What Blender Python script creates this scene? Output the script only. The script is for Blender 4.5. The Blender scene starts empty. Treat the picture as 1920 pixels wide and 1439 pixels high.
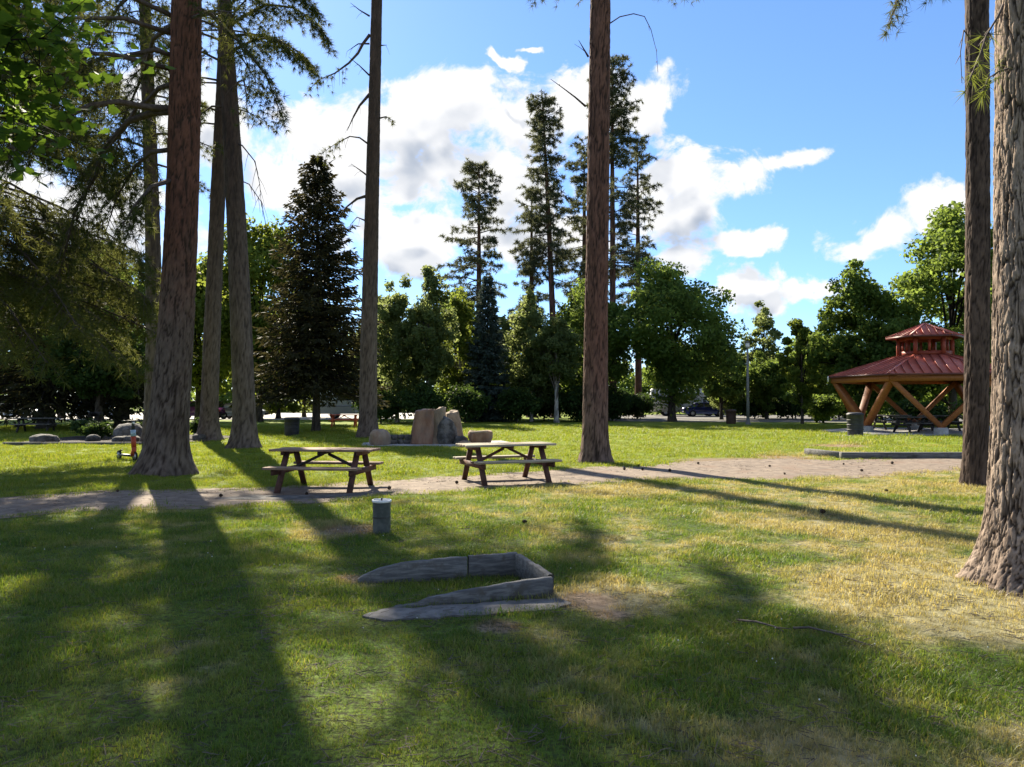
import bpy, bmesh, math, random
import numpy as np
from mathutils import Vector, Matrix

PI = math.pi
R = math.radians
random.seed(11)
scene = bpy.context.scene
COL = scene.collection

# ------------------------------------------------------------------ camera
cam_d = bpy.data.cameras.new("camera")
cam = bpy.data.objects.new("camera", cam_d)
COL.objects.link(cam)
cam_d.lens = 26.25
cam_d.sensor_width = 36
cam_d.clip_end = 6000
cam.location = (0, 0, 1.6)
cam.rotation_euler = (R(90 + 1.33), 0, 0)
scene.camera = cam

# ------------------------------------------------------------------ light
SUN_AZ = R(-25.0)      # clockwise from +Y
SUN_EL = R(35.0)
SUN_DIR = Vector((math.sin(SUN_AZ) * math.cos(SUN_EL), math.cos(SUN_AZ) * math.cos(SUN_EL), math.sin(SUN_EL)))
sun_d = bpy.data.lights.new("sun", 'SUN')
sun_d.energy = 5.0
sun_d.angle = R(0.55)
sun_d.color = (1.0, 0.90, 0.72)
sun = bpy.data.objects.new("sun", sun_d)
COL.objects.link(sun)
sun.location = (-20, 40, 40)
sun.rotation_euler = SUN_DIR.to_track_quat('Z', 'Y').to_euler()

vs = scene.view_settings
vs.view_transform = 'Standard'
vs.look = 'None'
vs.gamma = 1
vs.use_curve_mapping = False
vs.exposure = 1.66
scene.render.engine = 'CYCLES'
cy = scene.cycles
cy.use_denoising = True
cy.max_bounces = 6
cy.diffuse_bounces = 3
cy.transmission_bounces = 4
cy.glossy_bounces = 2
cy.transparent_max_bounces = 8
cy.caustics_reflective = False
cy.caustics_refractive = False
cy.use_adaptive_sampling = False

SKY_STRENGTH = 0.068
CLOUDS = [  # azimuth, elevation, half width, half height (radians)
    (-0.078, 0.372, 0.095, 0.048), (-0.142, 0.347, 0.077, 0.057), (-0.114, 0.297, 0.106, 0.078),
    (-0.225, 0.305, 0.102, 0.077), (-0.285, 0.345, 0.053, 0.038), (-0.290, 0.270, 0.086, 0.062),
    (-0.029, 0.293, 0.128, 0.079), (0.014, 0.355, 0.080, 0.044), (0.093, 0.375, 0.078, 0.046),
    (0.172, 0.372, 0.066, 0.033), (0.231, 0.285, 0.061, 0.052), (0.218, 0.241, 0.061, 0.049),
    (0.305, 0.289, 0.072, 0.029), (0.370, 0.297, 0.050, 0.013), (-0.013, 0.438, 0.019, 0.008),
    (0.020, 0.448, 0.020, 0.005), (0.465, 0.198, 0.062, 0.028), (0.525, 0.222, 0.040, 0.032),
    (0.317, 0.199, 0.039, 0.019), (0.305, 0.140, 0.062, 0.030), (0.380, 0.137, 0.054, 0.022),
    (-0.142, 0.217, 0.168, 0.042), (0.029, 0.212, 0.143, 0.043), (0.231, 0.187, 0.041, 0.028),
    (0.425, 0.186, 0.045, 0.020), (0.345, 0.292, 0.05, 0.020), (-0.42, 0.33, 0.09, 0.07), (-0.50, 0.22, 0.10, 0.06), (0.60, 0.16, 0.08, 0.03),
]

world = bpy.data.worlds.new("World")
scene.world = world
world.use_nodes = True
wt = world.node_tree
wt.nodes.clear()


class NT:
    """small helper to write node trees tersely"""
    def __init__(self, tree):
        self.t = tree

    def n(self, typ, **kw):
        nd = self.t.nodes.new(typ)
        for k, v in kw.items():
            setattr(nd, k, v)
        return nd

    def put(self, sock, v):
        if isinstance(v, bpy.types.NodeSocket):
            self.t.links.new(v, sock)
        elif v is not None:
            if hasattr(sock, 'default_value') and isinstance(v, (tuple, list)) and len(v) == 3 and sock.type == 'RGBA':
                v = (*v, 1)
            sock.default_value = v

    def m(self, op, a, b=None, c=None, clamp=False):
        nd = self.n('ShaderNodeMath', operation=op, use_clamp=clamp)
        for i, v in enumerate((a, b, c)):
            if v is not None:
                self.put(nd.inputs[i], v)
        return nd.outputs[0]

    def vm(self, op, a, b=None, s=None):
        nd = self.n('ShaderNodeVectorMath', operation=op)
        self.put(nd.inputs[0], a)
        if b is not None:
            self.put(nd.inputs[1], b)
        if s is not None:
            self.put(nd.inputs['Scale'], s)
        return nd.outputs['Value'] if op in ('LENGTH', 'DISTANCE', 'DOT_PRODUCT') else nd.outputs[0]

    def mix(self, f, a, b):
        nd = self.n('ShaderNodeMix', data_type='RGBA')
        self.put(nd.inputs[0], f)
        self.put(nd.inputs[6], a)
        self.put(nd.inputs[7], b)
        return nd.outputs[2]

    def ramp(self, v, lo, hi, a=0.0, b=1.0, smooth=True):
        nd = self.n('ShaderNodeMapRange', interpolation_type='SMOOTHSTEP' if smooth else 'LINEAR')
        self.put(nd.inputs[0], v)
        for i, x in enumerate((lo, hi, a, b)):
            self.put(nd.inputs[i + 1], x)
        return nd.outputs[0]

    def noise(self, vec, scale, detail=3.0, rough=0.55, dist=0.0):
        nd = self.n('ShaderNodeTexNoise')
        if vec is not None:
            self.put(nd.inputs['Vector'], vec)
        nd.inputs['Scale'].default_value = scale
        nd.inputs['Detail'].default_value = detail
        nd.inputs['Roughness'].default_value = rough
        nd.inputs['Distortion'].default_value = dist
        return nd.outputs['Fac']

    def mapv(self, vec, scale):
        return self.vm('MULTIPLY', vec, tuple(scale))

    def bump(self, h, strength, dist=0.02):
        nd = self.n('ShaderNodeBump')
        nd.inputs['Strength'].default_value = strength
        nd.inputs['Distance'].default_value = dist
        self.put(nd.inputs['Height'], h)
        return nd.outputs[0]


def build_world():
    w = NT(wt)
    out = w.n('ShaderNodeOutputWorld')
    bg = w.n('ShaderNodeBackground')
    sky = w.n('ShaderNodeTexSky', sky_type='NISHITA')
    sky.sun_disc = False
    sky.sun_elevation = SUN_EL
    sky.sun_rotation = SUN_AZ % (2 * PI)
    sky.altitude = 600
    sky.air_density = 1.0
    sky.dust_density = 0.25
    sky.ozone_density = 3.0
    grp = bpy.data.node_groups.new('cloud_field', 'ShaderNodeTree')
    grp.interface.new_socket('Vector', in_out='INPUT', socket_type='NodeSocketVector')
    grp.interface.new_socket('Field', in_out='OUTPUT', socket_type='NodeSocketFloat')
    grp.interface.new_socket('Soft', in_out='OUTPUT', socket_type='NodeSocketFloat')
    c = NT(grp)
    gi, go = c.n('NodeGroupInput'), c.n('NodeGroupOutput')
    D = c.vm('NORMALIZE', gi.outputs[0])
    sep = c.n('ShaderNodeSeparateXYZ')
    c.put(sep.inputs[0], D)
    x, y, z = sep.outputs
    az = c.m('ARCTAN2', x, y)
    el = c.m('ARCSINE', z)
    comb = c.n('ShaderNodeCombineXYZ')
    c.put(comb.inputs[0], az)
    c.put(comb.inputs[1], el)
    # ragged outlines: the cloud shapes are bent by turbulence at two sizes
    for sc_, am in ((11.0, 0.085), (36.0, 0.030)):
        nz = c.n('ShaderNodeTexNoise')
        c.put(nz.inputs['Vector'], D)
        nz.inputs['Scale'].default_value = sc_
        nz.inputs['Detail'].default_value = 4
        bend = c.vm('SCALE', c.vm('SUBTRACT', nz.outputs['Color'], (0.5, 0.5, 0.5)), s=am)
        comb2 = c.vm('ADD', comb.outputs[0] if sc_ == 11.0 else comb2, c.mapv(bend, (1.0, 0.75, 0.0)))
    P = comb2
    f = None
    for (a, e, sw, sh) in CLOUDS:
        q = c.vm('MULTIPLY', c.vm('SUBTRACT', P, (a, e, 0)), (0.98 / sw, 0.98 / sh, 0))
        v = c.m('SUBTRACT', 1.0, c.vm('LENGTH', q))
        f = v if f is None else c.m('SMOOTH_MAX', f, v, 0.3)
    f = c.m('MAXIMUM', f, -1.0)
    # beyond the clouds listed above the unseen cumulus goes on, thickened for sky fill
    wide = c.noise(c.mapv(D, (2.6, 2.6, 6.0)), 1.0, 2.0, 0.5)
    wide = c.m('MULTIPLY', c.m('SUBTRACT', wide, 0.50), 5.0)
    side = c.ramp(c.m('ABSOLUTE', az), 0.62, 0.85)
    wide = c.m('ADD', wide, c.ramp(side, 0.0, 1.0, -3.0, 0.0))
    f = c.m('MAXIMUM', f, c.m('MAXIMUM', wide, -1.0))
    DS = c.mapv(D, (1.0, 1.0, 1.2))
    n1 = c.noise(DS, 9.0, 8.0, 0.62, 0.6)
    n2 = c.noise(DS, 34.0, 6.0, 0.65, 0.3)
    n3 = c.noise(DS, 9.0, 2.5, 0.5, 0.6)
    c.put(go.inputs[1], c.m('ADD', f, c.m('MULTIPLY', c.m('SUBTRACT', n3, 0.5), 3.0)))
    g = c.m('ADD', f, c.m('MULTIPLY', c.m('SUBTRACT', n1, 0.5), 3.0))
    g = c.m('ADD', g, c.m('MULTIPLY', c.m('SUBTRACT', n2, 0.5), 0.8))
    c.put(go.inputs[0], g)
    D = w.vm('NORMALIZE', w.n('ShaderNodeTexCoord').outputs['Generated'])

    def field(vec):
        nd = w.n('ShaderNodeGroup')
        nd.node_tree = grp
        w.put(nd.inputs[0], vec)
        return nd.outputs
    g, g1 = field(D)
    # how much cloud lies between this point and the sun above it
    g2 = field(w.vm('ADD', D, (-0.010, 0.0, 0.034)))[1]
    g3 = field(w.vm('ADD', D, (-0.018, 0.0, 0.075)))[1]
    sep = w.n('ShaderNodeSeparateXYZ')
    w.put(sep.inputs[0], D)
    mask = w.ramp(g, 0.0, 0.46)
    mask = w.m('MULTIPLY', mask, w.ramp(sep.outputs[2], 0.0, 0.06))
    body = w.noise(w.mapv(D, (1.0, 1.0, 1.5)), 14.0, 4.0, 0.55, 0.3)
    over = w.m('ADD', w.ramp(g2, 0.2, 1.1, 0.0, 0.5), w.ramp(g3, 0.1, 1.0, 0.0, 0.5))
    over = w.m('ADD', over, w.m('MULTIPLY', w.m('SUBTRACT', body, 0.5), 0.45))
    shade = w.m('MULTIPLY', w.ramp(over, 0.12, 1.08), w.ramp(g1, -0.1, 0.5))
    ccol = w.mix(shade, (5.0, 5.0, 5.05), (1.9, 2.25, 2.85))
    skyc = w.mix(0.10, sky.outputs[0], (2.6, 4.6, 8.2))
    # hue of the clear sky, leaning to the azure of a phone picture
    tint = w.n('ShaderNodeMix', data_type='RGBA', blend_type='MULTIPLY')
    tint.inputs[0].default_value = 1.0
    w.put(tint.inputs[6], skyc)
    w.put(tint.inputs[7], (0.66, 0.79, 0.97))
    final = w.mix(mask, tint.outputs[2], ccol)
    w.put(bg.inputs[0], final)
    bg.inputs[1].default_value = SKY_STRENGTH
    wt.links.new(bg.outputs[0], out.inputs[0])


build_world()
world.cycles.sampling_method = 'NONE'

# ------------------------------------------------------------------ numpy helpers
rng = np.random.default_rng(5)


def unit(v):
    return v / np.maximum(np.linalg.norm(v, axis=-1, keepdims=True), 1e-9)


def hash3(ix, iy, iz, seed):
    h = (ix.astype(np.int64) * 374761393 + iy.astype(np.int64) * 668265263 + iz.astype(np.int64) * 1274126177 + seed * 974711) & 0xffffffff
    h = ((h ^ (h >> 13)) * 1103515245) & 0xffffffff
    h = ((h ^ (h >> 16)) * 2654435761) & 0xffffffff
    return ((h ^ (h >> 15)) & 0xffffff) / float(0x1000000)


def vnoise(p, seed=0):
    p = np.asarray(p, float)
    i = np.floor(p).astype(np.int64)
    f = p - i
    f = f * f * (3 - 2 * f)
    r = 0
    for a in (0, 1):
        for b in (0, 1):
            for c in (0, 1):
                wgt = (f[..., 0] if a else 1 - f[..., 0]) * (f[..., 1] if b else 1 - f[..., 1]) * (f[..., 2] if c else 1 - f[..., 2])
                r = r + wgt * hash3(i[..., 0] + a, i[..., 1] + b, i[..., 2] + c, seed)
    return r


def fbm(p, seed=0, octaves=3):
    p = np.asarray(p, float)
    s, a, t = 0, 1.0, 0
    for o in range(octaves):
        s = s + a * vnoise(p * 2 ** o, seed + o)
        t += a
        a *= 0.5
    return s / t


def worley(p, seed=0):
    """F2 - F1 of jittered cells"""
    i = np.floor(p).astype(np.int64)
    f1 = np.full(p.shape[:-1], 9.0)
    f2 = np.full(p.shape[:-1], 9.0)
    for a in (-1, 0, 1):
        for b in (-1, 0, 1):
            for c in (-1, 0, 1):
                cx, cy_, cz = i[..., 0] + a, i[..., 1] + b, i[..., 2] + c
                d = np.sqrt((cx + hash3(cx, cy_, cz, seed) - p[..., 0]) ** 2 + (cy_ + hash3(cx, cy_, cz, seed + 1) - p[..., 1]) ** 2
                            + (cz + hash3(cx, cy_, cz, seed + 2) - p[..., 2]) ** 2)
                f2 = np.minimum(f2, np.maximum(f1, d))
                f1 = np.minimum(f1, d)
    return f2 - f1


def np_mesh(name, V, tris=None, quads=None, smooth=False, attrs=None):
    me = bpy.data.meshes.new(name)
    V = np.ascontiguousarray(V, np.float32).reshape(-1, 3)
    me.vertices.add(len(V))
    me.vertices.foreach_set('co', V.ravel())
    loops, tot = [], []
    for F, k in ((tris, 3), (quads, 4)):
        if F is not None and len(F):
            F = np.asarray(F, np.int32).reshape(-1, k)
            loops.append(F.ravel())
            tot.append(np.full(len(F), k, np.int32))
    loops = np.concatenate(loops)
    tot = np.concatenate(tot)
    me.loops.add(len(loops))
    me.loops.foreach_set('vertex_index', loops)
    me.polygons.add(len(tot))
    me.polygons.foreach_set('loop_start', np.concatenate(([0], np.cumsum(tot)[:-1])).astype(np.int32))
    me.polygons.foreach_set('loop_total', tot)
    if smooth:
        me.polygons.foreach_set('use_smooth', np.ones(len(tot), bool))
    for k, v in (attrs or {}).items():
        at = me.attributes.new(k, 'FLOAT', 'POINT')
        at.data.foreach_set('value', np.ascontiguousarray(v, np.float32).ravel())
    me.update(calc_edges=True)
    return me


class MB:
    """collects simple solids; build() links them as one mesh object"""
    def __init__(self):
        self.V, self.T, self.Q, self.n = [], [], [], 0

    def add(self, V, tris=(), quads=()):
        V = np.asarray(V, float).reshape(-1, 3)
        self.V.append(V)
        if len(tris):
            self.T.append(np.asarray(tris, int).reshape(-1, 3) + self.n)
        if len(quads):
            self.Q.append(np.asarray(quads, int).reshape(-1, 4) + self.n)
        self.n += len(V)

    def box(self, c, s, rot=None, bev=0.0):
        bm = bmesh.new()
        bmesh.ops.create_cube(bm, size=1)
        for v in bm.verts:
            v.co = Vector((v.co.x * s[0], v.co.y * s[1], v.co.z * s[2]))
        if bev > 0:
            bmesh.ops.bevel(bm, geom=bm.edges[:], offset=bev, segments=1, affect='EDGES')
        M = Matrix.Translation(c) @ (rot.to_4x4() if rot is not None else Matrix.Identity(4))
        self.bm(bm, M)
        return self

    def bm(self, bm, M=None):
        if M is not None:
            bm.transform(M)
        bm.verts.index_update()
        V = [v.co[:] for v in bm.verts]
        T, Q = [], []
        for f in bm.faces:
            ix = [v.index for v in f.verts]
            if len(ix) == 3:
                T.append(ix)
            elif len(ix) == 4:
                Q.append(ix)
            else:
                for k in range(1, len(ix) - 1):
                    T.append((ix[0], ix[k], ix[k + 1]))
        self.add(V, T, Q)
        bm.free()

    def bar(self, a, b, w, h, up=(0, 0, 1), bev=0.0):
        a, b = Vector(a), Vector(b)
        x = (b - a)
        L = x.length
        x.normalize()
        y = Vector(up).cross(x)
        if y.length < 1e-4:
            y = Vector((0, 1, 0))
        y.normalize()
        z = x.cross(y)
        rot = Matrix((x, y, z)).transposed()
        return self.box((a + b) / 2, (L, w, h), rot, bev)

    def tube(self, pts, rad, n=6, cap=True):
        P = np.asarray(pts, float)
        r = np.broadcast_to(np.asarray(rad, float), (len(P),))
        t = unit(np.gradient(P, axis=0))
        ref = np.array([0, 0, 1.0]) if abs(t[:, 2]).mean() < 0.8 else np.array([0, 1.0, 0])
        u = unit(np.cross(t, ref))
        v = np.cross(t, u)
        th = np.arange(n) * 2 * PI / n
        ring = P[:, None] + r[:, None, None] * (np.cos(th)[None, :, None] * u[:, None] + np.sin(th)[None, :, None] * v[:, None])
        k = len(P)
        q = []
        for i in range(k - 1):
            for j in range(n):
                q.append((i * n + j, i * n + (j + 1) % n, (i + 1) * n + (j + 1) % n, (i + 1) * n + j))
        VV = ring.reshape(-1, 3)
        T = []
        if cap:
            VV = np.vstack([VV, P[:1], P[-1:]])
            for j in range(n):
                T.append((k * n, (j + 1) % n, j))
                T.append((k * n + 1, (k - 1) * n + j, (k - 1) * n + (j + 1) % n))
        self.add(VV, T, q)
        return self

    def cyl(self, a, b, r, n=16, r2=None):
        return self.tube([a, b], [r, r if r2 is None else r2], n)

    def lathe(self, prof, n=24, c=(0, 0, 0)):
        prof = np.asarray(prof, float)
        th = np.arange(n) * 2 * PI / n
        V = np.stack([prof[:, None, 0] * np.cos(th), prof[:, None, 0] * np.sin(th), np.repeat(prof[:, 1:2], n, 1)], -1) + np.array(c)
        q = [(i * n + j, i * n + (j + 1) % n, (i + 1) * n + (j + 1) % n, (i + 1) * n + j) for i in range(len(prof) - 1) for j in range(n)]
        self.add(V.reshape(-1, 3), (), q)
        return self

    def prism(self, poly, y0, y1):
        """polygon in XZ pushed along Y"""
        bm = bmesh.new()
        a = [bm.verts.new((p[0], y0, p[1])) for p in poly]
        b = [bm.verts.new((p[0], y1, p[1])) for p in poly]
        bm.faces.new(a)
        bm.faces.new(b[::-1])
        for i in range(len(poly)):
            j = (i + 1) % len(poly)
            bm.faces.new((a[j], a[i], b[i], b[j]))
        bmesh.ops.recalc_face_normals(bm, faces=bm.faces)
        bmesh.ops.triangulate(bm, faces=[f for f in bm.faces if len(f.verts) > 4])
        self.bm(bm)
        return self

    def mesh(self, name, smooth=False):
        return np_mesh(name, np.vstack(self.V), np.vstack(self.T) if self.T else None, np.vstack(self.Q) if self.Q else None, smooth)

    def build(self, name, mat, parent=None, smooth=False):
        return part(name, self.mesh(name, smooth), mat, parent)


def part(name, me, mat, parent=None):
    o = bpy.data.objects.new(name, me)
    if mat is not None and not len(me.materials):
        me.materials.append(mat)
    COL.objects.link(o)
    o.parent = parent
    return o


def tag(o, label=None, cat=None, group=None, kind=None):
    for k, v in (('label', label), ('category', cat), ('group', group), ('kind', kind)):
        if v:
            o[k] = v
    return o


def thing(name, label, cat, loc=(0, 0, 0), rz=0.0, group=None):
    o = bpy.data.objects.new(name, None)
    COL.objects.link(o)
    o.location = loc
    o.rotation_euler = (0, 0, rz)
    o.empty_display_size = 0.2
    return tag(o, label, cat, group)


def kids(o):
    return [c for c in bpy.data.objects if c.parent == o]


def copy_thing(root, loc, rz, label, group=None):
    r = root.copy()
    COL.objects.link(r)
    r.location = loc
    r.rotation_euler = (0, 0, rz)
    r['label'] = label
    if group:
        r['group'] = group
    for ch in kids(root):
        c = ch.copy()
        COL.objects.link(c)
        c.parent = r
        for g in kids(ch):
            d = g.copy()
            COL.objects.link(d)
            d.parent = c
    return r


def gz(x, y):
    """gentle unevenness of the lawn"""
    return (0.030 * np.sin(0.45 * x + 0.6) * np.cos(0.38 * y + 1.0) + 0.012 * np.sin(1.1 * x + 0.7 * y) + 0.006 * np.sin(2.3 * x - 1.9 * y)) * np.clip((70 - np.hypot(x, y)) / 30, 0, 1)


def at(x, y, dz=0.0):
    return (x, y, float(gz(x, y)) + dz)


# ------------------------------------------------------------------ materials
def new_mat(name):
    m = bpy.data.materials.new(name)
    m.use_nodes = True
    m.node_tree.nodes.clear()
    nt = NT(m.node_tree)
    out = nt.n('ShaderNodeOutputMaterial')
    return m, nt, out


def principled(nt, col, rough=0.7, normal=None, metal=0.0, spec=0.4):
    b = nt.n('ShaderNodeBsdfPrincipled')
    nt.put(b.inputs['Base Color'], col)
    nt.put(b.inputs['Roughness'], rough)
    nt.put(b.inputs['Metallic'], metal)
    nt.put(b.inputs['Specular IOR Level'], spec)
    if normal is not None:
        nt.put(b.inputs['Normal'], normal)
    return b


def pmat(name, c1, c2, scale=8.0, rough=0.75, bump=0.3, stretch=(1, 1, 1), metal=0.0, spec=0.35, c3=None, dist=0.01, lo=0.35, hi=0.65, bscale=None):
    m, nt, out = new_mat(name)
    tc = nt.n('ShaderNodeTexCoord').outputs['Object']
    rnd = nt.n('ShaderNodeObjectInfo').outputs['Random']
    off = nt.vm('ADD', tc, nt.vm('SCALE', (17.3, 9.1, 5.7), s=rnd))
    v = nt.mapv(off, stretch)
    n1 = nt.noise(v, scale, 5, 0.6)
    col = nt.mix(nt.ramp(n1, lo, hi), c1, c2)
    if c3 is not None:
        n2 = nt.noise(off, scale * 0.3, 4, 0.6)
        col = nt.mix(nt.ramp(n2, 0.52, 0.68), col, c3)
    var = nt.m('MULTIPLY_ADD', rnd, 0.3, 0.85)
    hs = nt.n('ShaderNodeHueSaturation')
    nt.put(hs.inputs['Value'], var)
    nt.put(hs.inputs['Color'], col)
    nrm = None
    if bump:
        nrm = nt.bump(nt.noise(v, bscale or scale * 2.2, 5, 0.65), bump, dist)
    b = principled(nt, hs.outputs[0], rough, nrm, metal, spec)
    m.node_tree.links.new(b.outputs[0], out.inputs[0])
    return m


def leaf_mat(name, c1, c2, tcol, trans=0.45, rough=0.65, spec=0.08, clump=0.7):
    """leaves: colour differs from leaf to leaf and from bough to bough; light passes through"""
    m, nt, out = new_mat(name)
    g = nt.n('ShaderNodeNewGeometry')
    r = g.outputs['Random Per Island']
    tc = nt.n('ShaderNodeTexCoord').outputs['Object']
    big = nt.ramp(nt.noise(tc, clump, 2, 0.5), 0.35, 0.65)
    f = nt.m('ADD', nt.m('MULTIPLY', r, 0.6), nt.m('MULTIPLY', big, 0.4))
    col = nt.mix(f, c1, c2)
    tc2 = nt.mix(f, tuple(0.55 * x for x in tcol), tcol)
    b = principled(nt, col, rough, None, 0, spec)
    t = nt.n('ShaderNodeBsdfTranslucent')
    nt.put(t.inputs[0], tc2)
    mx = nt.n('ShaderNodeMixShader')
    mx.inputs[0].default_value = trans
    m.node_tree.links.new(b.outputs[0], mx.inputs[1])
    m.node_tree.links.new(t.outputs[0], mx.inputs[2])
    m.node_tree.links.new(mx.outputs[0], out.inputs[0])
    return m


def bark_mat(name, plate1, plate2, furrow, upper=None, z0=1.5, z1=6.0, fine=26.0, bump=0.5):
    """plated pine bark: the 'plate' attribute says where the furrows run"""
    m, nt, out = new_mat(name)
    at_ = nt.n('ShaderNodeAttribute')
    at_.attribute_name = 'plate'
    pl = at_.outputs['Fac']
    tc = nt.n('ShaderNodeTexCoord').outputs['Object']
    n1 = nt.noise(nt.mapv(tc, (1, 1, 0.35)), fine * 0.5, 5, 0.65)
    n2 = nt.noise(nt.mapv(tc, (1, 1, 0.5)), 3.0, 3, 0.5)
    f = nt.m('ADD', nt.m('MULTIPLY', n1, 0.6), nt.m('MULTIPLY', n2, 0.4))
    c = nt.mix(nt.ramp(f, 0.36, 0.64), plate1, plate2)
    if upper is not None:
        sep = nt.n('ShaderNodeSeparateXYZ')
        nt.put(sep.inputs[0], tc)
        hgt = nt.m('ADD', sep.outputs[2], nt.m('MULTIPLY', nt.m('SUBTRACT', n2, 0.5), 3.0))
        cu = nt.mix(nt.ramp(f, 0.36, 0.64), tuple(0.6 * x for x in upper), upper)
        c = nt.mix(nt.ramp(hgt, z0, z1), c, cu)
    c = nt.mix(pl, furrow, c)
    h = nt.m('ADD', nt.m('MULTIPLY', pl, 0.6), nt.noise(nt.mapv(tc, (1, 1, 0.3)), fine, 6, 0.7))
    b = principled(nt, c, 0.9, nt.bump(h, bump, 0.03), 0, 0.15)
    m.node_tree.links.new(b.outputs[0], out.inputs[0])
    return m


SOIL = ((0.62, 6.12, 0.34), (-2.0, 9.3, 0.45), (-1.42, 6.72, 0.20), (5.6, 19.9, 1.3), (7.6, 20.8, 1.0), (0.75, 5.75, 0.22), (4.6, 5.75, 0.7), (11.5, 26.5, 1.2), (3.9, 16.1, 0.6), (-0.1, 5.35, 0.2))


def lawn_colour_group():
    """colour of the turf by place: greener to the left, dry and strawy to the right and round the big trunk"""
    g = bpy.data.node_groups.new('lawn_colour', 'ShaderNodeTree')
    g.interface.new_socket('Color', in_out='OUTPUT', socket_type='NodeSocketColor')
    g.interface.new_socket('Dry', in_out='OUTPUT', socket_type='NodeSocketFloat')
    nt = NT(g)
    o = nt.n('NodeGroupOutput')
    P = nt.n('ShaderNodeNewGeometry').outputs['Position']
    P = nt.mapv(P, (1, 1, 0))
    sep = nt.n('ShaderNodeSeparateXYZ')
    nt.put(sep.inputs[0], P)
    x, y = sep.outputs[0], sep.outputs[1]
    big = nt.noise(P, 0.33, 3, 0.55)
    mid = nt.noise(P, 1.5, 4, 0.6)
    small = nt.noise(P, 7.0, 3, 0.6)
    green = nt.mix(nt.ramp(mid, 0.3, 0.7), (0.066, 0.122, 0.015), (0.132, 0.175, 0.026))
    lime = nt.mix(nt.ramp(mid, 0.3, 0.7), (0.115, 0.165, 0.014), (0.165, 0.205, 0.022))
    col = nt.mix(nt.ramp(y, 9.0, 17.0), green, lime)
    # dryness
    d = nt.m('MULTIPLY_ADD', nt.m('SUBTRACT', big, 0.5), 2.2, nt.m('MULTIPLY_ADD', nt.m('SUBTRACT', mid, 0.5), 2.2, nt.m('MULTIPLY', nt.m('SUBTRACT', small, 0.5), 0.8)))
    east = nt.m('ADD', nt.ramp(x, -4.5, 4.5, -0.28, 0.27), nt.m('MULTIPLY', nt.ramp(y, 6.5, 8.5, 0.0, 0.16), nt.ramp(y, 13.5, 16.0, 1.0, 0.0)))
    near = nt.ramp(y, 15.0, 20.0, 0.0, -0.55)
    d = nt.m('ADD', d, nt.m('ADD', east, near))
    for (px, py, r, k) in ((4.3, 5.9, 2.0, 1.15), (0.85, 6.3, 0.75, 0.95), (3.0, 6.0, 1.0, 0.5), (-2.3, 9.4, 0.9, 0.7), (-1.4, 6.6, 0.35, 0.6), (5.8, 18.6, 1.8, 1.3), (9.0, 17.2, 2.5, 0.8),
                           (1.2, 3.55, 0.6, 0.35), (-2.1, 4.6, 0.8, 0.45), (1.4, 13.3, 1.6, 0.5), (9.5, 22.0, 2.5, 0.6), (13.0, 27.0, 4.0, 0.4), (2.6, 3.3, 0.9, 0.4)):
        dist = nt.vm('DISTANCE', P, (px, py, 0))
        d = nt.m('ADD', d, nt.m('MULTIPLY', nt.ramp(dist, r * 0.25, r * 1.15, 1, 0), k))
    dry = nt.ramp(d, 0.05, 0.75)
    straw = nt.mix(nt.ramp(small, 0.3, 0.7), (0.25, 0.198, 0.112), (0.385, 0.325, 0.205))
    col = nt.mix(nt.m('MULTIPLY', dry, 0.74), col, straw)
    soil = nt.mix(nt.ramp(small, 0.3, 0.7), (0.16, 0.105, 0.072), (0.27, 0.195, 0.14))
    for (px, py, r) in SOIL:
        dist = nt.m('ADD', nt.vm('DISTANCE', P, (px, py, 0)), nt.m('MULTIPLY', nt.m('SUBTRACT', mid, 0.5), r * 1.2))
        col = nt.mix(nt.ramp(dist, r * 0.45, r * 1.1, 0.9, 0.0), col, soil)
    nt.put(o.inputs[0], col)
    nt.put(o.inputs[1], dry)
    return g


LAWN = lawn_colour_group()


def ground_mat():
    m, nt, out = new_mat('lawn_soil')
    g = nt.n('ShaderNodeGroup')
    g.node_tree = LAWN
    P = nt.n('ShaderNodeNewGeometry').outputs['Position']
    n = nt.noise(P, 30, 4, 0.7)
    n2 = nt.noise(P, 3.0, 4, 0.6)
    c = nt.mix(nt.m('MAXIMUM', nt.ramp(n, 0.35, 0.65), nt.m('MULTIPLY', g.outputs[1], 0.85)), (0.034, 0.036, 0.014), g.outputs[0])
    sep = nt.n('ShaderNodeSeparateXYZ')
    nt.put(sep.inputs[0], P)
    # with distance the blades close up over the soil
    c = nt.mix(nt.ramp(sep.outputs[1], 8, 26), c, g.outputs[0])
    # single clumps read as darker and lighter streaks far off
    c2 = nt.n('ShaderNodeHueSaturation')
    nt.put(c2.inputs['Color'], c)
    nt.put(c2.inputs['Value'], nt.ramp(nt.noise(nt.mapv(P, (0.7, 1.6, 1)), 2.2, 5, 0.65), 0.3, 0.7, 0.8, 1.18))
    b = principled(nt, c2.outputs[0], 0.9, nt.bump(nt.m('ADD', n, n2), 0.7, 0.03), 0, 0.1)
    t = nt.n('ShaderNodeBsdfTranslucent')
    m.node_tree.links.new(b.outputs[0], out.inputs[0])
    return m


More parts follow.
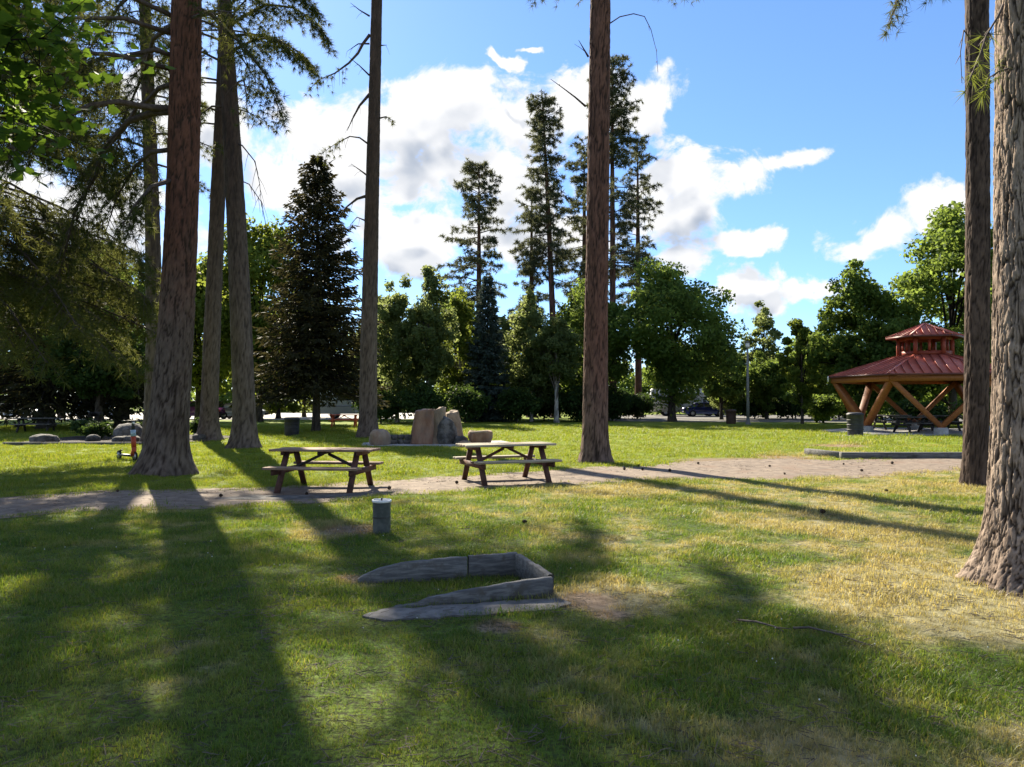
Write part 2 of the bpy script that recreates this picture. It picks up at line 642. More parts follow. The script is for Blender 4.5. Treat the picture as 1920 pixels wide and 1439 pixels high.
def blade_mat():
    m, nt, out = new_mat('grass_blade')
    g = nt.n('ShaderNodeGroup')
    g.node_tree = LAWN
    oi = nt.n('ShaderNodeObjectInfo').outputs['Random']
    isl = nt.n('ShaderNodeNewGeometry').outputs['Random Per Island']
    v = nt.m('ADD', nt.m('MULTIPLY', oi, 0.45), nt.m('MULTIPLY', isl, 0.55))
    hs = nt.n('ShaderNodeHueSaturation')
    nt.put(hs.inputs['Hue'], nt.m('MULTIPLY_ADD', v, -0.03, 0.515))
    nt.put(hs.inputs['Value'], nt.m('MULTIPLY_ADD', v, 0.8, 0.72))
    nt.put(hs.inputs['Color'], g.outputs[0])
    # a few dead blades everywhere
    dead = nt.ramp(isl, 0.90, 0.92)
    c = nt.mix(nt.m('MULTIPLY', dead, 0.6), hs.outputs[0], (0.26, 0.20, 0.09))
    b = principled(nt, c, 0.5, None, 0, 0.3)
    t = nt.n('ShaderNodeBsdfTranslucent')
    tint = nt.n('ShaderNodeMix', data_type='RGBA', blend_type='MULTIPLY')
    tint.inputs[0].default_value = 1
    nt.put(tint.inputs[6], c)
    nt.put(tint.inputs[7], (1.7, 1.55, 0.75))
    nt.put(t.inputs[0], tint.outputs[2])
    mx = nt.n('ShaderNodeMixShader')
    mx.inputs[0].default_value = 0.45
    m.node_tree.links.new(b.outputs[0], mx.inputs[1])
    m.node_tree.links.new(t.outputs[0], mx.inputs[2])
    m.node_tree.links.new(mx.outputs[0], out.inputs[0])
    return m


M = {}
M['ground'] = ground_mat()
M['blade'] = blade_mat()
M['gravel'] = pmat('path_gravel', (0.128, 0.096, 0.070), (0.215, 0.166, 0.122), 5, 0.95, 0.4, c3=(0.165, 0.112, 0.076), dist=0.015, bscale=60)
M['concrete'] = pmat('concrete', (0.27, 0.265, 0.25), (0.38, 0.37, 0.35), 5, 0.9, 0.3, c3=(0.22, 0.21, 0.19))
M['asphalt'] = pmat('asphalt', (0.30, 0.28, 0.25), (0.40, 0.375, 0.34), 3, 0.9, 0.3)
M['road'] = pmat('park_road_asphalt', (0.10, 0.094, 0.085), (0.15, 0.14, 0.125), 3, 0.9, 0.3)
M['mulch'] = pmat('mulch', (0.018, 0.013, 0.009), (0.05, 0.036, 0.024), 20, 0.95, 1.0, dist=0.04)
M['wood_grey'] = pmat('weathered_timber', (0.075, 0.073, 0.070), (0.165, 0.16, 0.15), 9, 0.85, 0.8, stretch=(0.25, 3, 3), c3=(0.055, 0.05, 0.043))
M['old_timber'] = pmat('old_grey_timber', (0.070, 0.070, 0.070), (0.150, 0.147, 0.140), 22, 0.9, 0.35, stretch=(0.09, 1.0, 2.2), c3=(0.075, 0.068, 0.058), dist=0.004, bscale=60)
M['old_concrete'] = pmat('shaded_stained_concrete', (0.075, 0.072, 0.068), (0.15, 0.142, 0.13), 8, 0.9, 0.6, c3=(0.09, 0.07, 0.052))  # shade on the strip by the timber box is put into this dark tone
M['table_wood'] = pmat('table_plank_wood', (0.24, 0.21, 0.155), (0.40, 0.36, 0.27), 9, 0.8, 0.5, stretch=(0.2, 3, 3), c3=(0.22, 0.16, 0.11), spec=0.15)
M['table_brown'] = pmat('brown_table_plank_wood', (0.17, 0.115, 0.082), (0.30, 0.215, 0.155), 9, 0.8, 0.5, stretch=(0.2, 3, 3), c3=(0.16, 0.075, 0.055), spec=0.15)
M['red_stain'] = pmat('red_brown_stain', (0.055, 0.024, 0.017), (0.10, 0.044, 0.031), 12, 0.7, 0.3)
M['iron'] = pmat('dark_iron', (0.02, 0.018, 0.017), (0.04, 0.034, 0.03), 10, 0.6, 0.2)
M['red_roof'] = pmat('red_roof_metal', (0.34, 0.075, 0.048), (0.40, 0.098, 0.064), 1.6, 0.5, 0.05, spec=0.4, c3=(0.37, 0.10, 0.07))
M['red_paint'] = pmat('red_painted_timber', (0.22, 0.035, 0.018), (0.28, 0.05, 0.025), 5, 0.55, 0.1)
M['glulam'] = pmat('orange_glulam_timber', (0.20, 0.064, 0.016), (0.30, 0.105, 0.028), 10, 0.6, 0.25, stretch=(0.3, 3, 3))
M['drip'] = pmat('dark_red_edge', (0.085, 0.022, 0.018), (0.11, 0.03, 0.022), 4, 0.5, 0.1)
M['white'] = pmat('white_paint', (0.68, 0.68, 0.66), (0.78, 0.78, 0.76), 2, 0.45, 0.0)
M['vehicle_white'] = pmat('white_vehicle_paint', (0.50, 0.51, 0.50), (0.56, 0.57, 0.56), 1, 0.3, 0.0, spec=0.5)
M['vehicle_blue'] = pmat('dark_blue_vehicle_paint', (0.012, 0.02, 0.10), (0.016, 0.026, 0.13), 1, 0.25, 0.0, spec=0.6)
M['vehicle_purple'] = pmat('plum_vehicle_paint', (0.09, 0.022, 0.085), (0.11, 0.028, 0.10), 1, 0.25, 0.0, spec=0.6)
M['vehicle_grey'] = pmat('silver_vehicle_paint', (0.30, 0.31, 0.33), (0.34, 0.35, 0.37), 1, 0.3, 0.0, metal=0.3)
M['glass'] = pmat('dark_glass', (0.01, 0.012, 0.014), (0.015, 0.018, 0.02), 1, 0.06, 0.0, spec=0.7)
M['tyre'] = pmat('tyre_rubber', (0.014, 0.014, 0.015), (0.024, 0.024, 0.025), 20, 0.85, 0.2)
M['rim'] = pmat('wheel_metal', (0.35, 0.35, 0.36), (0.42, 0.42, 0.43), 4, 0.35, 0.0, metal=0.7)
M['scooter'] = pmat('orange_scooter_paint', (0.34, 0.050, 0.020), (0.40, 0.06, 0.025), 3, 0.5, 0.0)
M['scooter_label'] = pmat('pale_blue_label', (0.30, 0.42, 0.55), (0.42, 0.52, 0.62), 14, 0.5, 0.0)
M['black'] = pmat('black_plastic', (0.014, 0.014, 0.015), (0.026, 0.026, 0.027), 8, 0.55, 0.1)
M['lamp_glass'] = pmat('lamp_lens', (0.6, 0.6, 0.58), (0.66, 0.66, 0.63), 3, 0.3, 0.0)
M['bollard'] = pmat('green_grey_pipe', (0.045, 0.052, 0.045), (0.085, 0.092, 0.080), 7, 0.7, 0.3, c3=(0.035, 0.035, 0.03))
M['sandstone'] = pmat('tan_sandstone', (0.22, 0.165, 0.115), (0.34, 0.265, 0.19), 3.0, 0.9, 0.9, stretch=(1, 1, 0.6), c3=(0.24, 0.14, 0.09), dist=0.05)
M['sandstone_red'] = pmat('red_sandstone', (0.21, 0.110, 0.068), (0.31, 0.195, 0.130), 2.6, 0.9, 0.9, stretch=(1.4, 1.4, 0.5), c3=(0.17, 0.13, 0.11), dist=0.05)
M['basalt'] = pmat('grey_rock', (0.050, 0.047, 0.043), (0.15, 0.142, 0.130), 4.0, 0.9, 0.9, dist=0.06)
M['pole'] = pmat('galvanised_pole', (0.13, 0.13, 0.12), (0.18, 0.18, 0.165), 3, 0.6, 0.1, metal=0.2)
M['can'] = pmat('dark_bin_plastic', (0.022, 0.022, 0.026), (0.04, 0.04, 0.045), 4, 0.55, 0.1)
M['brown_can'] = pmat('brown_bin_paint', (0.045, 0.022, 0.016), (0.065, 0.032, 0.022), 4, 0.6, 0.1)
M['orange_table'] = pmat('orange_red_table_paint', (0.50, 0.085, 0.03), (0.58, 0.12, 0.045), 4, 0.5, 0.1)
M['cone'] = pmat('pine_cone_scales', (0.028, 0.017, 0.011), (0.075, 0.045, 0.028), 60, 0.8, 0.6)
M['twig'] = pmat('dead_twig', (0.07, 0.055, 0.045), (0.13, 0.105, 0.085), 15, 0.9, 0.4)
M['clover'] = pmat('clover_white', (0.55, 0.54, 0.46), (0.68, 0.66, 0.58), 30, 0.8, 0.0)

M['bark_left'] = bark_mat('grey_to_red_pine_bark', (0.082, 0.060, 0.046), (0.148, 0.115, 0.090), (0.026, 0.017, 0.012), (0.135, 0.060, 0.038), 2.2, 6.0)
M['bark_grey'] = bark_mat('grey_pine_bark', (0.098, 0.074, 0.060), (0.155, 0.122, 0.101), (0.045, 0.034, 0.028), (0.090, 0.060, 0.047), 3.5, 11.0)
M['bark_mid'] = bark_mat('red_brown_pine_bark', (0.10, 0.066, 0.052), (0.185, 0.125, 0.10), (0.024, 0.016, 0.013), (0.165, 0.086, 0.063), 0.6, 3.5)
M['bark_right'] = bark_mat('pale_plated_pine_bark', (0.140, 0.102, 0.078), (0.35, 0.27, 0.21), (0.022, 0.014, 0.010), (0.38, 0.28, 0.21), 2.5, 6.0, fine=34, bump=0.45)
M['bark_slim'] = bark_mat('dark_brown_pine_bark', (0.055, 0.038, 0.030), (0.115, 0.080, 0.062), (0.018, 0.012, 0.010))
M['bark_dark'] = bark_mat('dark_bark', (0.04, 0.032, 0.027), (0.085, 0.07, 0.058), (0.015, 0.012, 0.01))
M['bark_birch'] = bark_mat('pale_birch_bark', (0.26, 0.25, 0.22), (0.42, 0.41, 0.37), (0.10, 0.09, 0.08))
M['dead_wood'] = pmat('dead_branch_wood', (0.05, 0.036, 0.030), (0.10, 0.075, 0.062), 12, 0.9, 0.4)

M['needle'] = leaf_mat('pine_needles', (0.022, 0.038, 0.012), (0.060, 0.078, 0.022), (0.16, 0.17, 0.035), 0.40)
M['needle_olive'] = leaf_mat('olive_pine_needles', (0.028, 0.044, 0.013), (0.075, 0.090, 0.030), (0.20, 0.21, 0.05), 0.42)
M['needle_lime'] = leaf_mat('bright_pine_needles', (0.05, 0.075, 0.016), (0.10, 0.135, 0.03), (0.30, 0.34, 0.06), 0.45)
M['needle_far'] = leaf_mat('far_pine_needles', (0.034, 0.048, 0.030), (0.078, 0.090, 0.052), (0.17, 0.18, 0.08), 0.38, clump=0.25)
M['spruce'] = leaf_mat('dark_spruce_needles', (0.014, 0.018, 0.010), (0.046, 0.044, 0.020), (0.085, 0.075, 0.026), 0.28, clump=0.5)
M['blue_spruce'] = leaf_mat('blue_spruce_needles', (0.030, 0.052, 0.046), (0.072, 0.100, 0.088), (0.10, 0.13, 0.09), 0.25, clump=0.5)
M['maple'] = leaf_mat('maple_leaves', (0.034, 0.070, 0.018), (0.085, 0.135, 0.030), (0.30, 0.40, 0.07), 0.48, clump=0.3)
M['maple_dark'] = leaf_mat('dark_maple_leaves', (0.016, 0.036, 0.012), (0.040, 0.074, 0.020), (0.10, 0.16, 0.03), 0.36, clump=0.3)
M['lime_leaf'] = leaf_mat('yellow_green_leaves', (0.060, 0.095, 0.016), (0.110, 0.150, 0.026), (0.32, 0.38, 0.055), 0.5, clump=0.3)
M['birch_leaf'] = leaf_mat('birch_leaves', (0.050, 0.080, 0.030), (0.110, 0.145, 0.052), (0.36, 0.42, 0.13), 0.48, clump=0.25)
M['near_maple'] = leaf_mat('broad_maple_leaves', (0.022, 0.052, 0.012), (0.060, 0.105, 0.020), (0.20, 0.32, 0.03), 0.45, clump=1.2)

# ------------------------------------------------------------------ ground, path, paved places
def axis_spacing(lo, hi, fine_lo, fine_hi, fine, grow):
    a = list(np.arange(fine_lo, fine_hi + 1e-6, fine))
    s = fine
    while a[-1] < hi:
        s *= grow
        a.append(a[-1] + s)
    s = fine
    while a[0] > lo:
        s *= grow
        a.insert(0, a[0] - s)
    return np.array(a)


def build_ground():
    xs = axis_spacing(-2500, 2500, -24, 26, 0.5, 1.3)
    ys = axis_spacing(-400, 3500, -4, 50, 0.5, 1.3)
    X, Y = np.meshgrid(xs, ys)
    V = np.stack([X, Y, gz(X, Y)], -1).reshape(-1, 3)
    nx, ny = len(xs), len(ys)
    i, j = np.meshgrid(np.arange(nx - 1), np.arange(ny - 1))
    a = (j * nx + i).ravel()
    o = part('ground', np_mesh('ground', V, None, np.stack([a, a + 1, a + nx + 1, a + nx], -1), True), M['ground'])
    tag(o, 'mown park lawn with green and dry patches', kind='structure')


build_ground()

PATH_NEAR = [(-26, 8.6), (-12, 9.7), (-7.06, 10.3), (-5.2, 11.0), (-2.3, 12.5), (1.0, 14.0), (3.55, 14.7), (6.8, 15.6), (10.5, 17.4), (20, 19.6), (40, 22)]
PATH_FAR = [(-26, 11.2), (-12, 11.9), (-8.6, 12.4), (-4.45, 14.3), (-1.0, 15.9), (1.8, 17.7), (4.0, 19.3), (6.2, 20.3), (9.2, 20.2), (20, 22.6), (40, 25)]


def path_y(x, line):
    a = np.array(line)
    return np.interp(x, a[:, 0], a[:, 1])


def path_edges(x):
    x = np.asarray(x, float)
    n0 = path_y(x, PATH_NEAR) + 0.9 * (fbm(np.stack([x * 1.1, x * 0, x * 0], -1), 3, 4) - 0.5)
    n1 = path_y(x, PATH_FAR) + 1.3 * (fbm(np.stack([x * 0.9, x * 0 + 5, x * 0], -1), 4, 4) - 0.5)
    return n0, n1


def build_path():
    xs = np.arange(-26, 40, 0.12)
    n0, n1 = path_edges(xs)
    k = 14
    t = np.linspace(0, 1, k)
    Y = n0[None] + (n1 - n0)[None] * t[:, None]
    X = np.broadcast_to(xs, Y.shape)
    V = np.stack([X, Y, gz(X, Y) + 0.010 - 0.004 * ((t == 0) | (t == 1))[:, None]], -1).reshape(-1, 3)
    nx = len(xs)
    i, j = np.meshgrid(np.arange(nx - 1), np.arange(k - 1))
    a = (j * nx + i).ravel()
    o = part('path', np_mesh('path', V, None, np.stack([a, a + 1, a + nx + 1, a + nx], -1), True), M['gravel'])
    tag(o, 'brown gravel footpath crossing the lawn', kind='structure')


build_path()


def worn(poly, amp, step=0.05, seed=1):
    """outline with crumbled edges"""
    out = []
    for i in range(len(poly)):
        a, b = np.array(poly[i]), np.array(poly[(i + 1) % len(poly)])
        n = max(2, int(np.linalg.norm(b - a) / step))
        out += [a + (b - a) * k / n for k in range(n)]
    P = np.array(out)
    q = np.stack([P[:, 0] * 7, P[:, 1] * 7, P[:, 0] * 0], -1)
    P[:, 0] += (fbm(q, seed, 3) - 0.5) * 2 * amp
    P[:, 1] += (fbm(q + 9, seed + 1, 3) - 0.5) * 2 * amp
    return P


def sheet(name, poly, mat, dz, label, step=0.0):
    """a paved piece; with step it is a slab of that height"""
    P = np.array(poly, float)
    n = len(P)
    top = np.stack([P[:, 0], P[:, 1], gz(P[:, 0], P[:, 1]) + dz], -1)
    bot = top.copy()
    bot[:, 2] -= max(step, 0.02) + 0.08
    V = np.vstack([top, bot])
    me = bpy.data.meshes.new(name)
    F = [tuple(range(n))] + [(j, i, n + i, n + j) for i in range(n) for j in [(i + 1) % n]]
    me.from_pydata([tuple(v) for v in V], [], F)
    o = part(name, me, mat)
    return tag(o, label, kind='structure')


sheet('parking_lot', [(-70, 66), (-34, 62), (-12, 63), (-6, 68), (-6, 100), (-70, 100)], M['asphalt'], 0.012, 'pale sunlit parking area behind the trees')
sheet('park_road', [(8, 58), (21, 55.5), (32, 53), (60, 50), (60, 70), (32, 84), (21, 86), (8, 86)], M['road'], 0.012, 'pale park road beyond the lawn')
sheet('path_slab', worn([(-4.9, 12.35), (-3.3, 12.35), (-2.4, 12.75), (-2.5, 13.0), (-4.6, 12.9)], 0.12), M['old_concrete'], 0.016, 'small worn concrete slab at the path edge by a picnic table')
sheet('stone_pad', [(-5.3, 26.2), (-3.0, 25.9), (-0.3, 26.0), (0.4, 26.8), (-0.4, 29.2), (-4.4, 29.6), (-5.6, 28.2)], M['concrete'], 0.03, 'grey paved pad under the standing stones', 0.02)
sheet('mulch_bed', [(-18.6, 27.0), (-13.0, 27.4), (-11.6, 28.6), (-11.9, 33.0), (-16.0, 35.0), (-19.5, 33.5)], M['mulch'], 0.04, 'dark mulched bed with low edging under the trees', 0.03)

# ------------------------------------------------------------------ trees
def trunk_mesh(axis, radii, nseg, zs, seed, amp=0.03, freq=7.0, stretch=0.22, flare=0.5, fh=0.35, roots=5, lump=0.05):
    """tapered, flared trunk with plated bark; axis = [(x, y, z)], radii = [(z, r)]"""
    A = np.array(axis, float)
    deg = min(3, len(A) - 1)
    zmax = A[:, 2].max()
    px, py = np.polyfit(A[:, 2], A[:, 0], deg), np.polyfit(A[:, 2], A[:, 1], deg)

    def centre(z):
        zc = np.clip(z, 0, zmax)
        e = np.maximum(z - zmax, 0)
        sx, sy = np.polyval(np.polyder(px), zmax), np.polyval(np.polyder(py), zmax)
        return np.polyval(px, zc) + sx * e * 0.5, np.polyval(py, zc) + sy * e * 0.5
    RR = np.array(radii, float)
    th = np.arange(nseg) * 2 * PI / nseg
    Z, TH = np.meshgrid(zs, th, indexing='ij')
    r = np.interp(Z, RR[:, 0], RR[:, 1])
    g = np.random.default_rng(seed)
    ph = g.uniform(0, 6.28, 4)
    lobe = 0.5 + 0.28 * np.cos(roots * TH + ph[0]) + 0.2 * np.cos((roots - 2) * TH + ph[1]) + 0.1 * np.cos((2 * roots + 1) * TH + ph[2])
    r = r * (1 + flare * np.exp(-np.maximum(Z, 0) / fh) * (0.45 + 0.75 * lobe))
    q = np.stack([np.cos(TH) * 1.6, np.sin(TH) * 1.6, Z * 0.5], -1)
    r = r * (1 + lump * 2 * (vnoise(q, seed) - 0.5))
    ux, uy = np.cos(TH), np.sin(TH)
    p = np.stack([ux * r, uy * r, Z * stretch], -1) * freq
    wx = np.stack([fbm(p * 1.1 + 3.3, seed + 9, 3) - 0.5, fbm(p * 1.1 + 8.1, seed + 10, 3) - 0.5, (fbm(p * 1.6, seed + 11, 2) - 0.5) * 0.6], -1)
    w1 = worley(p + wx * 1.5, seed + 20)
    w2 = worley(p * np.array([2.1, 2.1, 2.8]) + wx * 2.0, seed + 23)
    deep = 0.02 + 0.10 * fbm(p * 0.5, seed + 40, 2)
    a1 = np.clip((w1 - 0.01) / (deep + 0.03), 0, 1)
    a2 = np.clip((w2 - 0.01) / 0.08, 0, 1)
    plate = a1 * (0.60 + 0.40 * a2)
    flake = np.floor(fbm(p * np.array([1.7, 1.7, 2.4]) + 5, seed + 31, 2) * 6) / 6 - 0.5
    fine = fbm(p * np.array([3.4, 3.4, 4.0]), seed + 30, 3) - 0.5
    r = r + amp * (plate - 0.75) + amp * 0.7 * flake + amp * 0.45 * fine
    cx, cyy = centre(Z)
    V = np.stack([cx + ux * r, cyy + uy * r, Z], -1).reshape(-1, 3)
    n = len(zs)
    i, j = np.meshgrid(np.arange(n - 1), np.arange(nseg), indexing='ij')
    a = (i * nseg + j).ravel()
    b = (i * nseg + (j + 1) % nseg).ravel()
    Q = np.stack([a, b, b + nseg, a + nseg], -1)
    me = np_mesh('trunk', V, None, Q, True, {'plate': plate})
    return me, centre


class Needles:
    def __init__(self):
        self.p, self.d = [], []

    def mesh(self, K, length, width, spread, g, droop=0.0):
        P, Dr = np.array(self.p), unit(np.array(self.d))
        N = len(P)
        d = unit(Dr[:, None] * (1 - spread) + unit(g.normal(size=(N, K, 3))) * spread)
        L = length * g.uniform(0.7, 1.15, (N, K, 1))
        tip = P[:, None] + d * L
        tip[..., 2] -= droop * L[..., 0]
        s = unit(np.cross(d, g.normal(size=(N, K, 3)))) * width * 0.5
        base = P[:, None] + d * L * 0.04
        V = np.stack([base - s, base + s, tip], 2).reshape(-1, 3)
        return np_mesh('crown', V, np.arange(len(V)).reshape(-1, 3))


def limb_curve(start, az, L, pitch, droop, g, k=8, wob=0.06, hook=0.25):
    t = np.linspace(0, 1, k)
    h = L * (t - 0.06 * t * t)
    z = L * (math.tan(pitch) * t - droop * t ** 2 + hook * np.maximum(t - 0.7, 0) ** 1.4)
    wv = np.cumsum(g.normal(0, wob * L / k, (k, 2)), 0)
    wv[0] = 0
    side = wv[:, 0]
    x = math.sin(az) * h + math.cos(az) * side
    y = math.cos(az) * h - math.sin(az) * side
    return np.array(start) + np.stack([x, y, z + wv[:, 1] * 0.6], -1)


def clothe(P, g, tufts, wood, r0, t0=0.3, spacing=0.2, twig=0.5, per=3, hang=0.15, bare=0.0, ns=5):
    """limb tube with side twigs carrying needle tufts"""
    k = len(P)
    seg = np.linalg.norm(np.diff(P, axis=0), axis=1)
    s = np.concatenate(([0], np.cumsum(seg)))
    L = s[-1]
    rad = r0 * (1 - 0.85 * s / L)
    wood.tube(P, np.maximum(rad, 0.006), ns)
    pos = t0 * L
    sgn = 1
    while pos < L:
        p = np.array([np.interp(pos, s, P[:, c]) for c in range(3)])
        i = min(max(np.searchsorted(s, pos) - 1, 0), k - 2)
        t = unit(P[i + 1] - P[i])
        side = unit(np.cross(t, [0, 0, 1.0])) * sgn
        d = unit(t * g.uniform(0.25, 0.9) + side * g.uniform(0.4, 1.0) + np.array([0, 0, g.uniform(-0.5, 0.45) - hang]))
        lt = (twig + 0.12 * (L - pos)) * g.uniform(0.6, 1.25)
        mid = p + d * lt * 0.55 + np.array([0, 0, -hang * 0.15 * lt])
        e = p + d * lt + np.array([0, 0, -hang * 0.6 * lt])
        wood.tube([p, mid, e], [max(0.010, r0 * 0.16), 0.007, 0.004], 3, False)
        if g.random() > bare:
            for q in np.linspace(0.35, 1.0, per):
                b = p + (mid - p) * min(q / 0.55, 1) if q < 0.55 else mid + (e - mid) * (q - 0.55) / 0.45
                tufts.p.append(b + g.normal(0, 0.03, 3))
                tufts.d.append(unit(d + g.normal(0, 0.35, 3)))
        sgn = -sgn
        pos += spacing * g.uniform(0.6, 1.4)
    if bare < 0.9:
        tufts.p.append(P[-1])
        tufts.d.append(unit(P[-1] - P[-2]))


def pine(label, base, axis, radii, bark, needle, seed, crown=None, extra=(), dead=(), nseg=56, dz=0.10, amp=0.022, freq=8.0, flare=0.5, fh=0.4,
         K=14, nl=0.19, nw=0.012, spread=0.55, top=24.0, name='pine_tree', per=3, spacing=0.2, split=True, stretch=0.13, roots=5, group='tall pines in the park', zs=None, droop=0.1):
    g = np.random.default_rng(seed)
    root = thing(name, label, 'tree', at(*base), 0, group)
    zs = zs if zs is not None else np.concatenate([np.linspace(-0.15, 1.2, 16), np.arange(1.2 + dz, top, dz)])
    me, centre = trunk_mesh(axis, radii, nseg, zs, seed, amp, freq, stretch, flare, fh, roots)
    part('trunk', me, M[bark], root)
    tufts = Needles()
    joined = MB()

    def wood_out(w, nm='branch'):
        if split:
            w.build(nm, M['dead_wood'] if nm == 'dead_branch' else M[bark] if bark.startswith('bark_d') else M['dead_wood'], root, True)
    for (P, r0, kw) in extra:
        w = MB() if split else joined
        clothe(np.array(P, float), g, tufts, w, r0, **kw)
        wood_out(w)
    for (P, r0, kw) in dead:
        w = MB() if split else joined
        clothe(np.array(P, float), g, tufts, w, r0, **kw)
        wood_out(w, 'dead_branch')
    if crown:
        h0, h1, n, Lmax, prof = crown[:5]
        z = np.sort(h0 + (h1 - h0) * g.random(n) ** 0.95)
        az = g.uniform(0, 6.28)
        for zz in z:
            az += 2.4 + g.normal(0, 0.5)
            t = (zz - h0) / (h1 - h0)
            L = max(0.6, Lmax * prof(t) * (g.uniform(0.35, 1.25) if not split else g.uniform(0.6, 1.15)))
            if vnoise(np.array([math.sin(az) * 1.3, math.cos(az) * 1.3, zz * (0.3 if split else 0.45)]), seed) < (0.40 if split else 0.24):
                continue        # bare side of the tree
            cx, cyy = centre(np.array(zz))
            P = limb_curve((float(cx), float(cyy), zz), az, L, R(18 - 12 * (1 - t)) + g.normal(0, 0.12), 0.30 * (1 - t) + 0.08, g)
            w = MB() if split else joined
            clothe(P, g, tufts, w, 0.020 + 0.012 * L, spacing=spacing, per=per)
            wood_out(w)
    if not split and joined.n:
        joined.build('branches', M['dead_wood'], root, True)['kind'] = 'stuff'
    if tufts.p:
        part('crown', tufts.mesh(K, nl, nw, spread, g, droop), M[needle], root)
    return root


def spruce(label, base, height, radius, seed, mat, z0=0.8, levels=34, per_level=9, sprays=60, sl=0.30, sw=0.07, bark='bark_dark', trunk_r=0.16, name='spruce_tree', group=None, jag=0.25, power=0.8):
    g = np.random.default_rng(seed)
    root = thing(name, label, 'tree', at(*base), 0, group)
    me, _ = trunk_mesh([(0, 0, 0), (0, 0, height * 0.5), (0, 0, height * 0.97)], [(0, trunk_r), (height, 0.02)], 14, np.linspace(-0.15, height * 0.98, 60), seed, 0.01, 9, 0.3, 0.3)
    part('trunk', me, M[bark], root)
    P_, D_, W_ = [], [], []
    bm_ = MB()
    for i in range(levels):
        t = i / (levels - 1)
        z = z0 + (height - z0) * t
        rad = radius * (1 - t) ** power + 0.12
        n = max(4, int(per_level * (0.45 + 0.55 * (1 - t))))
        a0 = g.uniform(0, 6.28)
        for k in range(n):
            az = a0 + 2 * PI * (k + g.uniform(-0.3, 0.3)) / n
            L = rad * g.uniform(1 - jag, 1 + jag * 0.6)
            P = limb_curve((0, 0, z + g.normal(0, 0.1)), az, L, R(-4 + 34 * t), 0.22 * (1 - t), g, 6, 0.03, 0.35)
            if L > 0.7:
                bm_.tube(P, np.linspace(0.02 + 0.012 * L, 0.006, 6), 3, False)
            m = int(sprays * (0.25 + 0.75 * L / radius))
            q = g.random(m) ** 0.75
            pos = np.stack([np.interp(q, np.linspace(0, 1, 6), P[:, c]) for c in range(3)], -1)
            out = np.array([math.sin(az), math.cos(az), 0])
            sd = np.array([math.cos(az), -math.sin(az), 0])
            wd = 0.30 * L * (1.05 - q) + 0.06
            s = g.uniform(-1, 1, m)
            pos = pos + sd * (s * wd)[:, None] + np.array([0, 0, -1.0]) * (np.abs(s) * wd * 0.35 + g.random(m) * 0.10)[:, None]
            d = unit(out * g.uniform(0.3, 1.0, (m, 1)) + sd * (s * 0.9)[:, None] + np.array([0, 0, -1.0]) * g.uniform(0.0, 0.75, (m, 1)) + g.normal(0, 0.25, (m, 3)))
            P_.append(pos)
            D_.append(d)
    P_, D_ = np.vstack(P_), np.vstack(D_)
    n = len(P_)
    L = sl * g.uniform(0.6, 1.2, (n, 1))
    s = unit(np.cross(D_, g.normal(size=(n, 3)))) * sw * 0.5
    V = np.stack([P_ - s * 0.5, P_ + D_ * L * 0.45 - s, P_ + D_ * L, P_ + D_ * L * 0.45 + s], 1).reshape(-1, 3)
    part('crown', np_mesh('crown', V, None, np.arange(len(V)).reshape(-1, 4)), M[mat], root)
    bm_.build('branches', M['bark_dark'], root)['kind'] = 'stuff'
    return root


def leaves_mesh(C, rad, per, size, g, up=0.45, hang=0.0):
    """diamond leaves spread through clumps centred at C"""
    C = np.asarray(C)
    n = len(C) * per
    u = unit(g.normal(size=(n, 3)))
    rr = np.repeat(np.broadcast_to(rad, (len(C),)), per)
    P = np.repeat(C, per, 0) + u * (rr * g.random(n) ** 0.45)[:, None] * np.array([1, 1, 0.75])
    P[:, 2] -= hang * rr * g.random(n)
    nrm = unit(u * 0.45 + g.normal(size=(n, 3)) * 0.65 + np.array([0, 0, up]))
    a = unit(np.cross(nrm, g.normal(size=(n, 3))))
    a[:, 2] -= 0.25
    a = unit(a)
    b = unit(np.cross(nrm, a))
    s = size * g.uniform(0.6, 1.25, (n, 1))
    f = nrm * s * 0.12
    V = np.stack([P - a * s * 0.55, P + b * s * 0.36 + f, P + a * s * 0.55, P - b * s * 0.36 + f], 1).reshape(-1, 3)
    return np_mesh('crown', V, None, np.arange(len(V)).reshape(-1, 4))


